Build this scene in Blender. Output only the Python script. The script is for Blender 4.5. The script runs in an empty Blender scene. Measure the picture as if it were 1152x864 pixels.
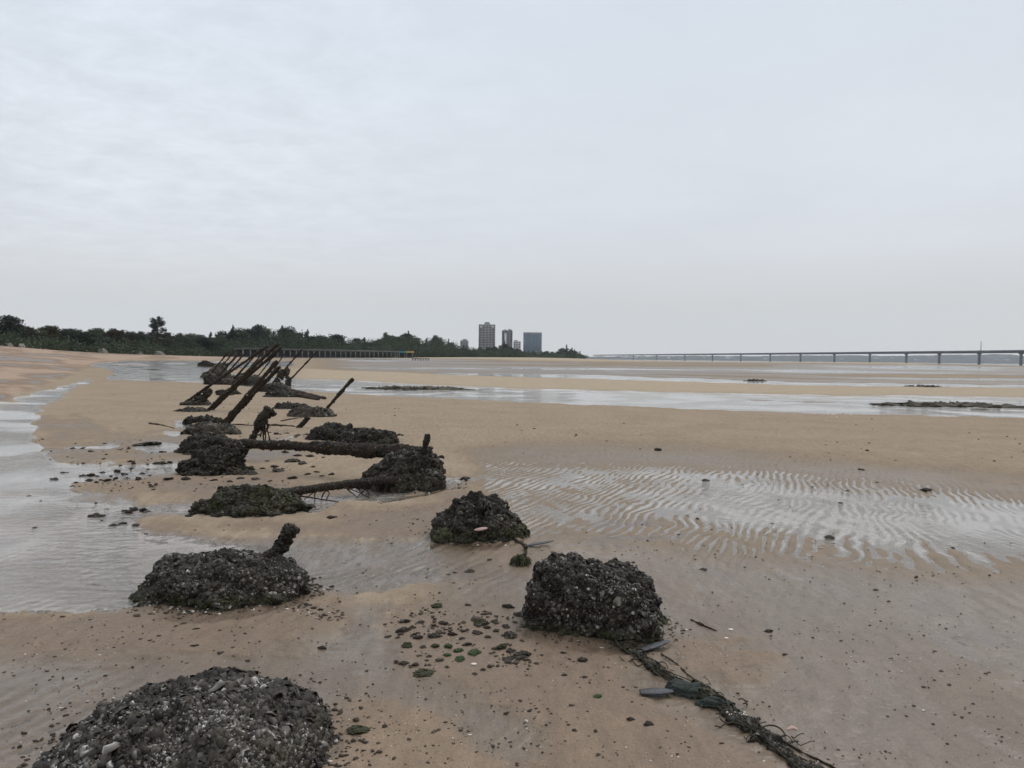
import bpy, bmesh, math, random
import numpy as np
from mathutils import Vector, Matrix

random.seed(11)
rng = np.random.default_rng(11)
S = bpy.context.scene
COL = S.collection

# ---------------------------------------------------------------- camera
FPX, EYE = 870.0, 1.6
PITCH = math.atan((432 - 402.5) / FPX)
ROLL = 0.01042
_F = np.array([0, math.cos(PITCH), -math.sin(PITCH)])
_U0 = np.array([0, math.sin(PITCH), math.cos(PITCH)])
_R0 = np.array([1.0, 0, 0])
_R = math.cos(ROLL) * _R0 + math.sin(ROLL) * _U0
_U = -math.sin(ROLL) * _R0 + math.cos(ROLL) * _U0
EYEV = np.array([0, 0, EYE])


def horizon(px):
    return 396.5 + ROLL * px


def project(x, y, z):
    dz = z - EYE
    f = y * _F[1] + dz * _F[2]
    f = np.maximum(f, 1e-3)
    r = x * _R[0] + y * _R[1] + dz * _R[2]
    u = x * _U[0] + y * _U[1] + dz * _U[2]
    return 576 + FPX * r / f, 432 - FPX * u / f


def ray(px, py):
    return _F + (px - 576) / FPX * _R + (432 - py) / FPX * _U


# ---------------------------------------------------------------- noise
def _hash(ix, iy, iz, seed):
    n = (ix * 374761393 + iy * 668265263 + iz * 1442695041 + seed * 1274126177) & 0xffffffff
    n = ((n ^ (n >> 13)) * 1274126177) & 0xffffffff
    n = ((n ^ (n >> 15)) * 2246822519) & 0xffffffff
    return ((n ^ (n >> 16)) & 0xffffff) / float(0xffffff)


def noise3(x, y, z=0.0, seed=0):
    x = np.asarray(x, float); y = np.asarray(y, float); z = np.zeros_like(x) + z
    ix, iy, iz = np.floor(x), np.floor(y), np.floor(z)
    fx, fy, fz = x - ix, y - iy, z - iz
    ix, iy, iz = ix.astype(np.int64), iy.astype(np.int64), iz.astype(np.int64)
    q = lambda t: t * t * t * (t * (t * 6 - 15) + 10)
    ux, uy, uz = q(fx), q(fy), q(fz)
    o = 0
    for a in (0, 1):
        wa = ux if a else 1 - ux
        for b in (0, 1):
            wb = uy if b else 1 - uy
            for c in (0, 1):
                wc = uz if c else 1 - uz
                o = o + wa * wb * wc * _hash(ix + a, iy + b, iz + c, seed)
    return o * 2 - 1


def noise2(x, y, seed=0):
    x = np.asarray(x, float); y = np.asarray(y, float)
    ix, iy = np.floor(x), np.floor(y)
    fx, fy = x - ix, y - iy
    ix, iy = ix.astype(np.int64), iy.astype(np.int64)
    q = lambda t: t * t * t * (t * (t * 6 - 15) + 10)
    ux, uy = q(fx), q(fy)
    o = 0
    for a in (0, 1):
        wa = ux if a else 1 - ux
        for b in (0, 1):
            wb = uy if b else 1 - uy
            o = o + wa * wb * _hash(ix + a, iy + b, 0, seed)
    return o * 2 - 1


def fbm2(x, y, octv=4, seed=0, gain=.5):
    o, a = 0, 1.0
    for i in range(octv):
        o = o + a * noise2(x, y, seed + i * 17)
        x = x * 2.03 + 5.1; y = y * 2.03 + 3.7; a *= gain
    return o


def fbm3(p, sc, octv=4, seed=0, gain=.5):
    o, a = 0, 1.0
    p = p * sc
    for i in range(octv):
        o = o + a * noise3(p[:, 0], p[:, 1], p[:, 2], seed + i * 17)
        p = p * 2.03 + 3.1; a *= gain
    return o


def sstep(a, b, x):
    t = np.clip((x - a) / (b - a), 0, 1)
    return t * t * (3 - 2 * t)


# ---------------------------------------------------------------- large shape of the shore
#          px     d0   D    zD
PROF = np.array([
    (-3000, 8, 60, 3.2), (-400, 9, 100, 3.0), (0, 14, 150, 2.62), (60, 15, 175, 1.98), (120, 17, 200, 1.45), (176, 18, 250, 1.12),
    (240, 22, 300, .72), (350, 24, 330, .5), (450, 26, 420, .97), (520, 28, 520, 1.6), (600, 30, 650, 2.0),
    (640, 30, 800, 1.9), (700, 30, 900, .3), (800, 30, 900, -.2), (900, 30, 900, .3), (1000, 30, 850, .75),
    (1060, 30, 850, .1), (1152, 30, 900, -.9), (1500, 30, 900, -1.2), (4000, 30, 900, -1.2)])
SEA_Z = -1.75


def macro(x, y):
    x = np.asarray(x, float); y = np.asarray(y, float)
    th = np.arctan2(x, y)
    pxh = 576 + FPX * np.tan(np.clip(th, -1.25, 1.25))
    d = np.hypot(x, y)
    d0 = np.interp(pxh, PROF[:, 0], PROF[:, 1])
    D = np.interp(pxh, PROF[:, 0], PROF[:, 2])
    zD = np.interp(pxh, PROF[:, 0], PROF[:, 3])
    t = (d - d0) / (D - d0)
    z = zD * np.clip(t, 0, 1) ** 1.25
    land = sstep(690, 640, pxh)
    past = np.maximum(t - 1, 0)
    z = z + land * np.minimum(past * 1.2, 2.5) - (1 - land) * np.minimum(past * 4, 8) * 1.0
    back = sstep(1.6, 2.2, np.abs(th))
    return z * (1 - back)


# ---------------------------------------------------------------- map of pools, bars, ripples
def sdf(poly, px, py, kx):
    """signed distance to a polygon, + inside, in a frame where x counts kx"""
    P = np.array(poly, float) * (kx, 1)
    X, Y = px * kx, py
    d2 = np.full(X.shape, 1e12); ins = np.zeros(X.shape, bool)
    for i in range(len(P)):
        a, b = P[i], P[(i + 1) % len(P)]
        e = b - a
        wx, wy = X - a[0], Y - a[1]
        t = np.clip((wx * e[0] + wy * e[1]) / (e @ e + 1e-9), 0, 1)
        d2 = np.minimum(d2, (wx - e[0] * t) ** 2 + (wy - e[1] * t) ** 2)
        c = ((a[1] > Y) != (b[1] > Y)) & (X < (b[0] - a[0]) * (Y - a[1]) / (b[1] - a[1] + 1e-12) + a[0])
        ins ^= c
    d = np.sqrt(d2)
    return np.where(ins, d, -d)


def L(px, *pts):
    p = np.array(pts, float)
    return np.interp(px, p[:, 0], p[:, 1])


def relief(x, y, px, py):
    """height above the local water level, wetness, warmth of the sand"""
    n_big = fbm2(x * .35, y * .35, 3, 3)
    n_mid = fbm2(x * 1.3, y * 1.3, 3, 9)
    scr = fbm2(px / 60., py / 12., 3, 21)          # for far edges
    scr2 = fbm2(px / 14., py / 4., 2, 33)
    hz = horizon(px)
    r = np.full(x.shape, .022) + n_big * .006
    wet = np.full(x.shape, .35)
    warm = np.full(x.shape, .35)
    film = np.zeros(x.shape)
    rip = np.full(x.shape, .0028) + .0045 * sstep(455, 475, py) * sstep(380, 480, px)

    def area(poly, soft, kx=.5, w=0., w2=0.):
        return sstep(-soft, soft, sdf(poly, px, py, kx) + w * scr + w2 * scr2)

    def put(cur, val, w):
        return cur * (1 - w) + val * w

    # ---- far flats, streaks of water and mud
    far = sstep(430, 418, py - (px - 600) * .012)
    st = fbm2(px / 210., (py - (px - 576) * .0115) / 2.3, 3, 40)
    r = put(r, .013 + .026 * (st + .26), far * sstep(330, 420, px))
    wet = put(wet, np.clip(.95 - st * .7, .3, 1), far * sstep(330, 420, px))
    warm = put(warm, .15, far * sstep(330, 420, px) * .7)
    # pale dry strip under the trees
    dry = sstep(3.2, 1.6, py - hz - L(px, (0, 0), (450, 0), (560, -.3), (700, 1.0), (900, .5), (1000, .3), (1060, 1.5), (1152, 0))) * sstep(240, 330, px) * sstep(1060, 1020, px)
    r = put(r, .05, dry); wet = put(wet, .0, dry)
    # tan bar behind the big channel
    bt = L(px, (230, 411), (380, 416), (450, 419), (520, 422), (660, 426), (900, 433.5), (1152, 437), (1400, 440)) + scr * .5
    at = L(px, (200, 416), (330, 425.5), (400, 428), (450, 431), (560, 436), (660, 438.5), (900, 443.5), (1152, 446.5), (1400, 449)) + scr * .6
    ab = L(px, (180, 427), (225, 429), (330, 440), (400, 443.5), (520, 449), (660, 455), (760, 459.5), (900, 464), (1000, 466.5), (1152, 470.5), (1400, 480)) + scr * .8 + scr2 * .5
    bar = sstep(bt - .6, bt + .8, py) * sstep(at + .8, at - .6, py) * sstep(300, 360, px)
    r = put(r, .04, bar); wet = put(wet, .05, bar); warm = put(warm, .25, bar)
    ct = bt - L(px, (230, 0), (440, .6), (520, 2.2), (660, 4.0), (900, 3.4), (1152, 3.2))
    chan = sstep(ct - .5, ct + .4, py) * sstep(bt + .4, bt - .5, py) * sstep(430, 520, px)
    r = put(r, -.03, chan); 
    mud = sstep(ct - 3.6, ct - 2.6, py) * sstep(ct, ct - .8, py) * sstep(380, 440, px)
    r = put(r, .012, mud); wet = put(wet, .9, mud)
    A = sstep(at - .7, at + .7, py) * sstep(ab + .9, ab - .9, py) * sstep(195, 235, px)
    r = put(r, -.03 + .012 * scr, A)
    # dark mud banks lying in the channel
    for poly in ([(405, 435.5), (440, 434.5), (480, 436), (525, 438), (500, 439.5), (450, 438.6)],
                 [(985, 454), (1030, 453), (1100, 455.5), (1140, 459.5), (1090, 459), (1030, 455.8)],
                 [(820, 449), (900, 451), (975, 454), (900, 453.2)],
                 [(1020, 434), (1060, 434.4), (1058, 436), (1025, 435.6)],
                 [(838, 427), (860, 427.3), (858, 429), (840, 428.6)]):
        w = area(poly, .8, .3, .5, .5)
        r = put(r, .012, w * .95); wet = put(wet, 1.0, w)
    # ---- beach at the far left, and its pool
    bl = area([(-400, 380), (60, 385), (240, 398), (335, 401), (335, 404), (240, 406), (140, 406), (100, 413), (60, 430), (0, 452), (-400, 560)], 3, .4, 1.5)
    st2 = fbm2(px / 46., (py - px * .04) / 2.6, 3, 71)
    r = put(r, .06, bl); wet = put(wet, np.clip(.34 + .85 * st2, 0, 1.), bl); warm = put(warm, 1.0, bl)
    pool = area([(96, 411), (140, 406), (180, 405.5), (240, 406), (330, 406), (330, 412), (236, 416), (236, 430), (180, 429), (110, 428), (128, 421), (120, 415)], .9, .35, .6, .5)
    st3 = fbm2(px / 50., py / 1.9, 2, 77)
    r = put(r, -.022 + .026 * st3, pool); wet = put(wet, .9, pool)
    # ---- the stream down the left side
    strm = [(128, 425), (90, 428), (62, 434), (34, 444), (8, 456), (-20, 470), (-300, 560), (-700, 800), (-600, 860), (-200, 720), (0, 690), (60, 688), (150, 690), (165, 670), (240, 640), (330, 660), (390, 676),
            (470, 660), (530, 650), (585, 640), (610, 618), (560, 606), (470, 604), (400, 606), (240, 603), (170, 598), (156, 588), (175, 583), (245, 584), (250, 568), (235, 564), (160, 567), (140, 558), (86, 551), (88, 545), (150, 541), (205, 532), (206, 524),
            (150, 522), (95, 520), (62, 514), (44, 500), (34, 484), (38, 468), (54, 452), (80, 438), (112, 429)]
    w = area(strm, 5.0, .6, 4.5, 4.0)
    dep = L(py, (420, -.03), (470, -.035), (540, -.018), (600, -.016), (660, -.028), (700, -.02))
    dep = dep * L(px, (0, 1), (150, 1), (300, .45), (480, .2), (620, .2))
    film = np.maximum(film, area(strm, 9, .6, 5.0, 3.2))
    thin = sstep(250, 360, px)
    r = put(r, dep * (1 - thin) + .0042 * thin + .006 * n_mid * (1 - .6 * thin) + .002 * scr2 * thin, w); wet = np.maximum(wet, w); warm = put(warm, .3, w)
    # banks of shoaly sand in the stream with film of water
    shoal = area([(60, 512), (120, 505), (200, 500), (210, 528), (120, 536), (60, 530)], 6, .6, 4, 4)
    r = r + shoal * (.012 * n_mid + .006)
    damp = area([(40, 470), (90, 470), (150, 490), (330, 486), (330, 520), (210, 535), (60, 552), (30, 520)], 12, .6, 8, 3)
    wet = np.maximum(wet, damp * np.clip(.75 + .3 * n_mid, 0, 1)); r = r - .006 * damp
    # small pools between the stakes
    for poly, dpt in (([(194, 472), (212, 473), (215, 480), (198, 482)], .006),
                      ([(186, 486), (204, 486), (204, 489), (186, 489)], .015),
                      ([(150, 502), (180, 498), (206, 501), (206, 508), (165, 509)], .015),
                      ([(70, 504), (130, 499), (150, 502), (110, 506)], .01),
                      ([(60, 560), (150, 561), (150, 566), (88, 569)], .012),
                      ([(300, 500), (330, 488), (350, 488), (330, 495)], .01),
                      ([(340, 556), (400, 545), (455, 548), (470, 556), (420, 566), (380, 566), (350, 580), (335, 572)], .022),
                      ([(498, 538), (540, 536), (545, 541), (505, 544)], .012),
                      ([(260, 506), (275, 504), (280, 514), (262, 514)], .014)):
        w = area(poly, 1.6, .6, 1.2, 1.2)
        r = put(r, -dpt, w); wet = np.maximum(wet, w)
    # ---- rippled flat on the right
    T = L(px, (530, 513), (640, 512), (760, 513), (850, 521), (950, 532), (1050, 541), (1152, 551), (1400, 572)) + scr * 1.5
    B = L(px, (500, 580), (600, 605), (700, 616), (800, 624), (900, 640), (1000, 652), (1152, 665), (1400, 690))
    f = (py - T) / (B - T)
    inn = sstep(520, 560, px + (560 - py) * .3 + scr * 8)
    lf = sstep(820, 700, px)
    mean = np.where(f < .16, .011 - .072 * f, -.0006)
    mean = mean - .0085 * (1 - lf) * sstep(.1, .28, f) * sstep(.78, .5, f) + .005 * sstep(.8, 1.05, f)
    amp = .0066 * (1 + .0 * f) * (1 - .55 * (1 - lf) * sstep(.1, .28, f) * sstep(.75, .5, f))
    w = inn * sstep(-.25, .02, f) * sstep(1.12, .95, f)
    r = put(r, mean + .0025 * n_mid, w); rip = put(rip, amp, w); wet = np.maximum(wet, w * sstep(-.02, .1, f))
    edge = sstep(-9, -2, py - ab) * sstep(7, 1, py - ab) * sstep(760, 900, px)
    rip = put(rip, .010, edge); r = put(r, r * .6 - .002, edge)
    ripz = w * .95; wet = np.where(w > .02, wet * (1 - w) + w * (.62 + .2 * sstep(.2, .0, f)), wet)
    # ---- wet foreground
    fg = sstep(598, 640, py - (px - 700) * .07) * sstep(420, 560, px) + sstep(690, 730, py) * sstep(560, 420, px)
    fg = np.clip(fg, 0, 1)
    wet = put(wet, .92, fg); r = put(r, .008 + .004 * n_mid, fg); rip = put(rip, .0016, fg); warm = put(warm, .35, fg)
    # sheen of draining water in the foreground
    film = put(film, .18 + .5 * fbm2(x * .8, y * .35, 3, 95), fg)
    for poly in ([(1080, 640), (1152, 655), (1500, 700), (1500, 800), (1152, 760), (1060, 715), (1010, 670)],
                 [(-300, 760), (20, 742), (110, 748), (130, 775), (60, 800), (20, 864), (-300, 940)],
                 [(690, 585), (750, 590), (790, 612), (760, 622), (640, 624), (600, 615)],
                 [(380, 690), (430, 685), (450, 740), (420, 760), (360, 735)],
                 [(585, 790), (640, 770), (690, 790), (670, 815), (610, 812)]):
        w = area(poly, 14, .6, 10, 3)
        film = put(film, .9, w); wet = np.maximum(wet, w); r = put(r, .004 + .003 * n_mid, w * .8)
    # brown drained mounds round the blocks
    for poly, h_, dryness in (([(150, 690), (260, 694), (330, 676), (385, 672), (392, 700), (330, 735), (240, 745), (120, 742), (40, 735), (60, 708)], .03, .5),
                     ([(440, 690), (500, 684), (590, 690), (700, 745), (740, 800), (800, 830), (880, 864), (900, 960), (620, 960), (600, 830), (540, 790), (500, 770), (450, 740)], .022, .4),
                     ([(735, 735), (770, 716), (820, 722), (870, 740), (868, 765), (800, 775), (760, 760)], .03, .5),
                     ([(90, 549), (150, 541), (210, 534), (280, 540), (340, 546), (405, 548), (400, 560), (250, 566), (150, 557)], .022, .75),
                     ([(160, 588), (178, 584), (240, 588), (340, 586), (440, 575), (500, 552), (530, 548), (545, 580), (500, 590), (480, 602), (400, 605), (240, 603), (170, 598)], .022, .6),
                     ([(545, 620), (575, 606), (600, 604), (640, 600), (600, 620), (585, 640)], .012, .45),
                     ([(360, 800), (420, 790), (500, 800), (560, 864), (560, 1000), (360, 1000)], .012, .7),
                     ([(0, 700), (60, 705), (110, 740), (60, 745), (-100, 740), (-100, 710)], .014, .6)):
        w = area(poly, 13, .6, 9, 3)
        r = put(r, h_ + .004 * n_mid, w); wet = put(wet, 1 - dryness * .5 + .12 * n_big, w); warm = put(warm, .8, w); film = film * (1 - w)
    # scour pools in front of the blocks
    for poly, dpt in (([(500, 610), (530, 612), (570, 613), (560, 620), (520, 623), (498, 617)], -.0025),
                      ([(420, 560), (460, 556), (500, 552), (480, 560), (430, 568)], .008)):
        w = area(poly, 3, .6, 1)
        r = put(r, -dpt, w); wet = np.maximum(wet, w); rip = put(rip, .0008, w)
    # ---- ripples
    lam = .098 + .085 * sstep(800, 1000, px) * sstep(.4, .7, f)
    u = x * math.cos(math.radians(24)) - y * math.sin(math.radians(24))
    v = x * math.sin(math.radians(24)) + y * math.cos(math.radians(24))
    ph = u / lam + 1.0 * fbm2(u * .9, v * .5, 2, 51) + .52 * noise2(u * 2.6, v * 2.3, 55) + .22 * noise2(u * 7, v * 5, 56)
    s = np.sin(2 * np.pi * ph)
    mod = .3 + 1.25 * sstep(-.6, .6, fbm2(u * 3.4, v * 2.6, 2, 61))
    near = sstep(60, 28, np.hypot(x, y))
    r = r + rip * s * mod * near
    # rills in the damp sand
    q = fbm2(x * 9 + y * 3, y * 2.2 - x * .8, 3, 81)
    r = r + .0026 * q * near
    # fine tooth of the sand close by
    r = r + (.0011 * noise2(x * 24, y * 20, 91) + .0007 * noise2(x * 55, y * 50, 92)) * sstep(14, 5, np.hypot(x, y))
    # wet ring and slight scour round the blocks
    for (bx, by, br) in ((-1.30, 3.10, .60), (-1.93, 5.13, .56), (.525, 4.62, .46), (-.285, 6.95, .42), (-1.28, 9.6, .6)):
        dd = np.hypot(x - bx, y - by) / br
        wet = np.maximum(wet, sstep(1.5, 1.05, dd) * (.9 + .2 * n_mid))
        r = r - .005 * np.exp(-((dd - 1.02) / .16) ** 2)
    film = np.maximum(film, sstep(.011, .001, r) * sstep(.5, .9, wet)) * (1 - ripz)
    return r, np.clip(wet, 0, 1), np.clip(warm, 0, 1), np.clip(film, 0, 1)


def ground_at(px, py):
    """point of the sand seen at a pixel: first hit of the ray on the large shape"""
    d = ray(px, py)
    t = np.exp(np.linspace(math.log(1.0), math.log(1600), 6000))
    X, Y, Z = d[0] * t, d[1] * t, EYE + d[2] * t
    g = Z - macro(X, Y)
    i = np.argmax(g < 0) if (g < 0).any() else len(t) - 1
    if i > 0:
        a = g[i - 1] / (g[i - 1] - g[i] + 1e-12); tt = t[i - 1] + (t[i] - t[i - 1]) * np.clip(a, 0, 1)
    else:
        tt = t[0]
    p = d * tt
    return Vector((p[0], p[1], sand_z(p[0], p[1])))


def sand_z(x, y):
    x = np.array([x]); y = np.array([y])
    m = macro(x, y)
    px, py = project(x, y, m)
    r = relief(x, y, px, py)[0]
    return float(m[0] + r[0])


def at_depth(px, py, Y):
    d = ray(px, py)
    t = Y / d[1]
    p = d * t + EYEV
    return Vector(p)


# ---------------------------------------------------------------- mesh helpers
class MB:
    def __init__(s):
        s.v = []; s.f = {}; s.n = 0; s.a = []

    def add(s, verts, faces, shade=None):
        verts = np.asarray(verts, float).reshape(-1, 3)
        faces = np.asarray(faces, np.int64)
        s.v.append(verts)
        k = faces.shape[1]
        s.f.setdefault(k, []).append(faces + s.n)
        s.a.append(np.full(len(verts), .5) if shade is None else np.broadcast_to(np.asarray(shade, float), (len(verts),)))
        s.n += len(verts)

    def arrays(s):
        return np.concatenate(s.v), np.concatenate(s.a)

    def mesh(s, name, mat=None, smooth=False, attrs=None):
        me = bpy.data.meshes.new(name)
        V, A = s.arrays()
        me.vertices.add(len(V)); me.vertices.foreach_set('co', V.astype(np.float32).ravel())
        loops, starts, tot = [], [], 0
        for k, fl in s.f.items():
            F = np.concatenate(fl)
            loops.append(F.ravel()); starts.append(tot + np.arange(len(F)) * k); tot += F.size
        loops = np.concatenate(loops); starts = np.concatenate(starts)
        me.loops.add(len(loops)); me.loops.foreach_set('vertex_index', loops.astype(np.int32))
        me.polygons.add(len(starts)); me.polygons.foreach_set('loop_start', starts.astype(np.int32))
        at = me.attributes.new('shade', 'FLOAT', 'POINT'); at.data.foreach_set('value', A.astype(np.float32))
        for nm, arr in (attrs or {}).items():
            at = me.attributes.new(nm, 'FLOAT', 'POINT'); at.data.foreach_set('value', arr.astype(np.float32))
        me.update(calc_edges=True); me.validate()
        if smooth:
            me.polygons.foreach_set('use_smooth', np.ones(len(me.polygons), bool))
        if mat: me.materials.append(mat)
        return me


def link(name, data, parent=None, loc=None):
    o = bpy.data.objects.new(name, data)
    COL.objects.link(o)
    if parent: o.parent = parent
    if loc is not None: o.location = loc
    return o


def tag(o, label=None, cat=None, group=None, kind=None):
    if label: o['label'] = label
    if cat: o['category'] = cat
    if group: o['group'] = group
    if kind: o['kind'] = kind
    return o


def thing(name, loc, label, cat, group=None, rz=0):
    o = link(name, None, None, loc)
    o.rotation_euler = (0, 0, rz)
    o.empty_display_size = .1
    return tag(o, label, cat, group)


_ico = {}
def ico(n):
    if n not in _ico:
        bm = bmesh.new(); bmesh.ops.create_icosphere(bm, subdivisions=n, radius=1)
        bm.verts.ensure_lookup_table()
        V = np.array([v.co[:] for v in bm.verts]); F = np.array([[v.index for v in f.verts] for f in bm.faces])
        V /= np.linalg.norm(V, axis=1)[:, None]
        bm.free(); _ico[n] = (V, F)
    return _ico[n][0].copy(), _ico[n][1].copy()


def boxv(mb, c, s, shade=.5, rot=None):
    V = np.array([(x, y, z) for x in (-.5, .5) for y in (-.5, .5) for z in (-.5, .5)]) * np.array(s)
    if rot is not None: V = V @ rot.T
    F = [(0, 1, 3, 2), (4, 6, 7, 5), (0, 4, 5, 1), (2, 3, 7, 6), (0, 2, 6, 4), (1, 5, 7, 3)]
    mb.add(V + np.array(c), F, shade)


def tube(mb, path, radii, k=8, rough=0., seed=0, shade=.5, sc=18., flat=1., cap=True):
    P = np.array(path, float); n = len(P)
    R = np.broadcast_to(np.asarray(radii, float), (n,))
    T = np.gradient(P, axis=0); T /= np.linalg.norm(T, axis=1)[:, None] + 1e-9
    ref = np.array([0, 0, 1.0]) if abs(T[:, 2]).mean() < .8 else np.array([0, 1.0, 0])
    N1 = np.cross(T, ref); N1 /= np.linalg.norm(N1, axis=1)[:, None] + 1e-9
    N2 = np.cross(N1, T)
    a = np.linspace(0, 2 * np.pi, k, endpoint=False)
    off = N1[:, None] * np.cos(a)[None, :, None] + flat * N2[:, None] * np.sin(a)[None, :, None]
    V = P[:, None] + off * R[:, None, None]
    V = V.reshape(-1, 3)
    if rough:
        dsp = fbm3(V + seed * 7.3, sc, 3, seed) * rough
        V = V + off.reshape(-1, 3) * (dsp * np.repeat(R, k))[:, None]
    i = np.arange(n - 1)[:, None] * k; j = np.arange(k)[None]; j2 = (j + 1) % k
    F = np.stack([i + j, i + j2, i + k + j2, i + k + j], -1).reshape(-1, 4)
    mb.add(V, F, shade)
    if cap:
        for e, idx in ((0, 0), (n - 1, (n - 1) * k)):
            c = P[e]; rr = V[idx:idx + k]
            fs = [(0, 1 + q, 1 + (q + 1) % k) for q in range(k)]
            mb.add(np.vstack([c[None], rr]), fs, shade)


def resample(pts, n):
    """smooth path through points"""
    P = np.array(pts, float)
    d = np.r_[0, np.cumsum(np.linalg.norm(np.diff(P, axis=0), axis=1))]
    t = np.linspace(0, d[-1], n)
    Q = np.stack([np.interp(t, d, P[:, c]) for c in range(P.shape[1])], 1)
    for _ in range(max(1, n // (len(P) * 3))):
        Q[1:-1] = .25 * Q[:-2] + .5 * Q[1:-1] + .25 * Q[2:]
    return Q


def scatter_shells(mb, V, F, count, size, seed, zmin=-.02, tilt=.9, bright=1., up=0.):
    """oyster shells grown on a surface: small cupped flakes"""
    rg = np.random.default_rng(seed)
    tri = V[F]
    nrm = np.cross(tri[:, 1] - tri[:, 0], tri[:, 2] - tri[:, 0])
    ar = np.linalg.norm(nrm, axis=1) * .5
    cen = tri.mean(1)
    ar = np.where(cen[:, 2] > zmin, ar, 0)
    if ar.sum() <= 0: return
    idx = rg.choice(len(F), count, p=ar / ar.sum())
    b = rg.random((count, 2)); b = np.where(b.sum(1)[:, None] > 1, 1 - b, b)
    t = tri[idx]
    P = t[:, 0] + (t[:, 1] - t[:, 0]) * b[:, :1] + (t[:, 2] - t[:, 0]) * b[:, 1:]
    N = nrm[idx] / (np.linalg.norm(nrm[idx], axis=1)[:, None] + 1e-12)
    N = N + rg.normal(0, tilt * .5, (count, 3)); N[:, 2] += up
    N /= np.linalg.norm(N, axis=1)[:, None]
    A = np.cross(N, rg.normal(0, 1, (count, 3))); A /= np.linalg.norm(A, axis=1)[:, None] + 1e-9
    Bv = np.cross(N, A)
    k = 7
    ang = np.linspace(0, 2 * np.pi, k, endpoint=False)
    sz = size * np.exp(rg.normal(0, .36, count)) * .5 * np.clip(1 + .45 * fbm3(P, 5.5, 2, seed + 9), .5, 1.25)
    el = rg.uniform(.55, .95, count)
    rad = rg.uniform(.82, 1.16, (count, k))
    circ = (A[:, None] * (np.cos(ang) * rad)[..., None] + Bv[:, None] * (np.sin(ang) * rad * el[:, None])[..., None]) * sz[:, None, None]
    hh = sz * rg.uniform(.35, .8, count)
    ring = circ + N[:, None] * (sz[:, None] * rg.uniform(-.3, .15, (count, k)))[..., None]
    mid = circ * .66 + N[:, None] * (hh[:, None] * rg.uniform(.35, 1.1, (count, k)))[..., None]
    top = N * (hh * rg.uniform(.1, 1.0, count))[:, None] + A * (sz * rg.uniform(-.25, .25, count))[:, None]
    pts = np.concatenate([top[:, None], mid, ring], 1) + P[:, None]
    tone = rg.beta(1.3, 3.2, count) * bright
    pat = fbm3(P, 6.0, 3, seed + 5)
    tone = np.clip(tone * (.8 + .75 * pat), 0, 1)  # crevice shade painted into the tone by coarse noise
    white = rg.random(count) < .018 * bright
    tone = np.where(white, rg.uniform(.85, 1, count), tone)
    sh = np.concatenate([tone[:, None] * rg.uniform(.6, 1.2, (count, 1)), np.clip(tone[:, None] * rg.uniform(.7, 1.9, (count, k)), 0, 1), np.clip(tone[:, None] * rg.uniform(.1, .6, (count, k)), 0, 1)], 1)  # dark outer ring: shade of the gaps between shells put into the tone
    base = np.arange(count)[:, None, None] * (2 * k + 1)
    f = np.array([(0, 1 + q, 1 + (q + 1) % k) for q in range(k)])
    f4 = np.array([(1 + q, 1 + k + q, 1 + k + (q + 1) % k, 1 + (q + 1) % k) for q in range(k)])
    n0 = mb.n
    mb.add(pts.reshape(-1, 3), (base + f[None]).reshape(-1, 3), sh.ravel())
    mb.f.setdefault(4, []).append((base + f4[None]).reshape(-1, 4) + n0)


# ---------------------------------------------------------------- materials
def new_mat(name):
    m = bpy.data.materials.new(name); m.use_nodes = True
    nt = m.node_tree; nt.nodes.clear()
    out = nt.nodes.new('ShaderNodeOutputMaterial')
    return m, nt, out


def N(nt, typ, **kw):
    n = nt.nodes.new(typ)
    for k, v in kw.items():
        if k.startswith('i_'):
            key = k[2:]
            key = int(key) if key.isdigit() else key.replace('_', ' ')
            n.inputs[key].default_value = v
        else:
            setattr(n, k, v)
    return n


def ramp(nt, stops, fac=None):
    n = nt.nodes.new('ShaderNodeValToRGB')
    el = n.color_ramp.elements
    while len(el) < len(stops): el.new(.5)
    for e, (p, c) in zip(el, stops):
        e.position = p; e.color = (*c, 1)
    if fac is not None: nt.links.new(fac, n.inputs[0])
    return n


def mixc(nt, a, b, fac, blend='MIX'):
    n = nt.nodes.new('ShaderNodeMix'); n.data_type = 'RGBA'; n.blend_type = blend
    for sock, val in ((n.inputs[0], fac), (n.inputs[6], a), (n.inputs[7], b)):
        if hasattr(val, 'links') or isinstance(val, bpy.types.NodeSocket): nt.links.new(val, sock)
        elif isinstance(val, (int, float)): sock.default_value = val
        else: sock.default_value = (*val, 1)
    return n.outputs[2]


def math_(nt, op, a, b=None, clamp=False):
    n = nt.nodes.new('ShaderNodeMath'); n.operation = op; n.use_clamp = clamp
    for i, val in enumerate((a, b)):
        if val is None: continue
        if isinstance(val, bpy.types.NodeSocket): nt.links.new(val, n.inputs[i])
        else: n.inputs[i].default_value = val
    return n.outputs[0]


def noise_tex(nt, scale, detail=4, rough=.55, vec=None, dist=0.):
    n = N(nt, 'ShaderNodeTexNoise'); n.inputs['Scale'].default_value = scale
    n.inputs['Detail'].default_value = detail; n.inputs['Roughness'].default_value = rough
    n.inputs['Distortion'].default_value = dist
    if vec is not None: nt.links.new(vec, n.inputs['Vector'])
    return n


def mapping(nt, vec, scale=(1, 1, 1), rot=(0, 0, 0)):
    m = N(nt, 'ShaderNodeMapping'); m.inputs['Scale'].default_value = scale; m.inputs['Rotation'].default_value = rot
    nt.links.new(vec, m.inputs['Vector']); return m.outputs[0]


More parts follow.
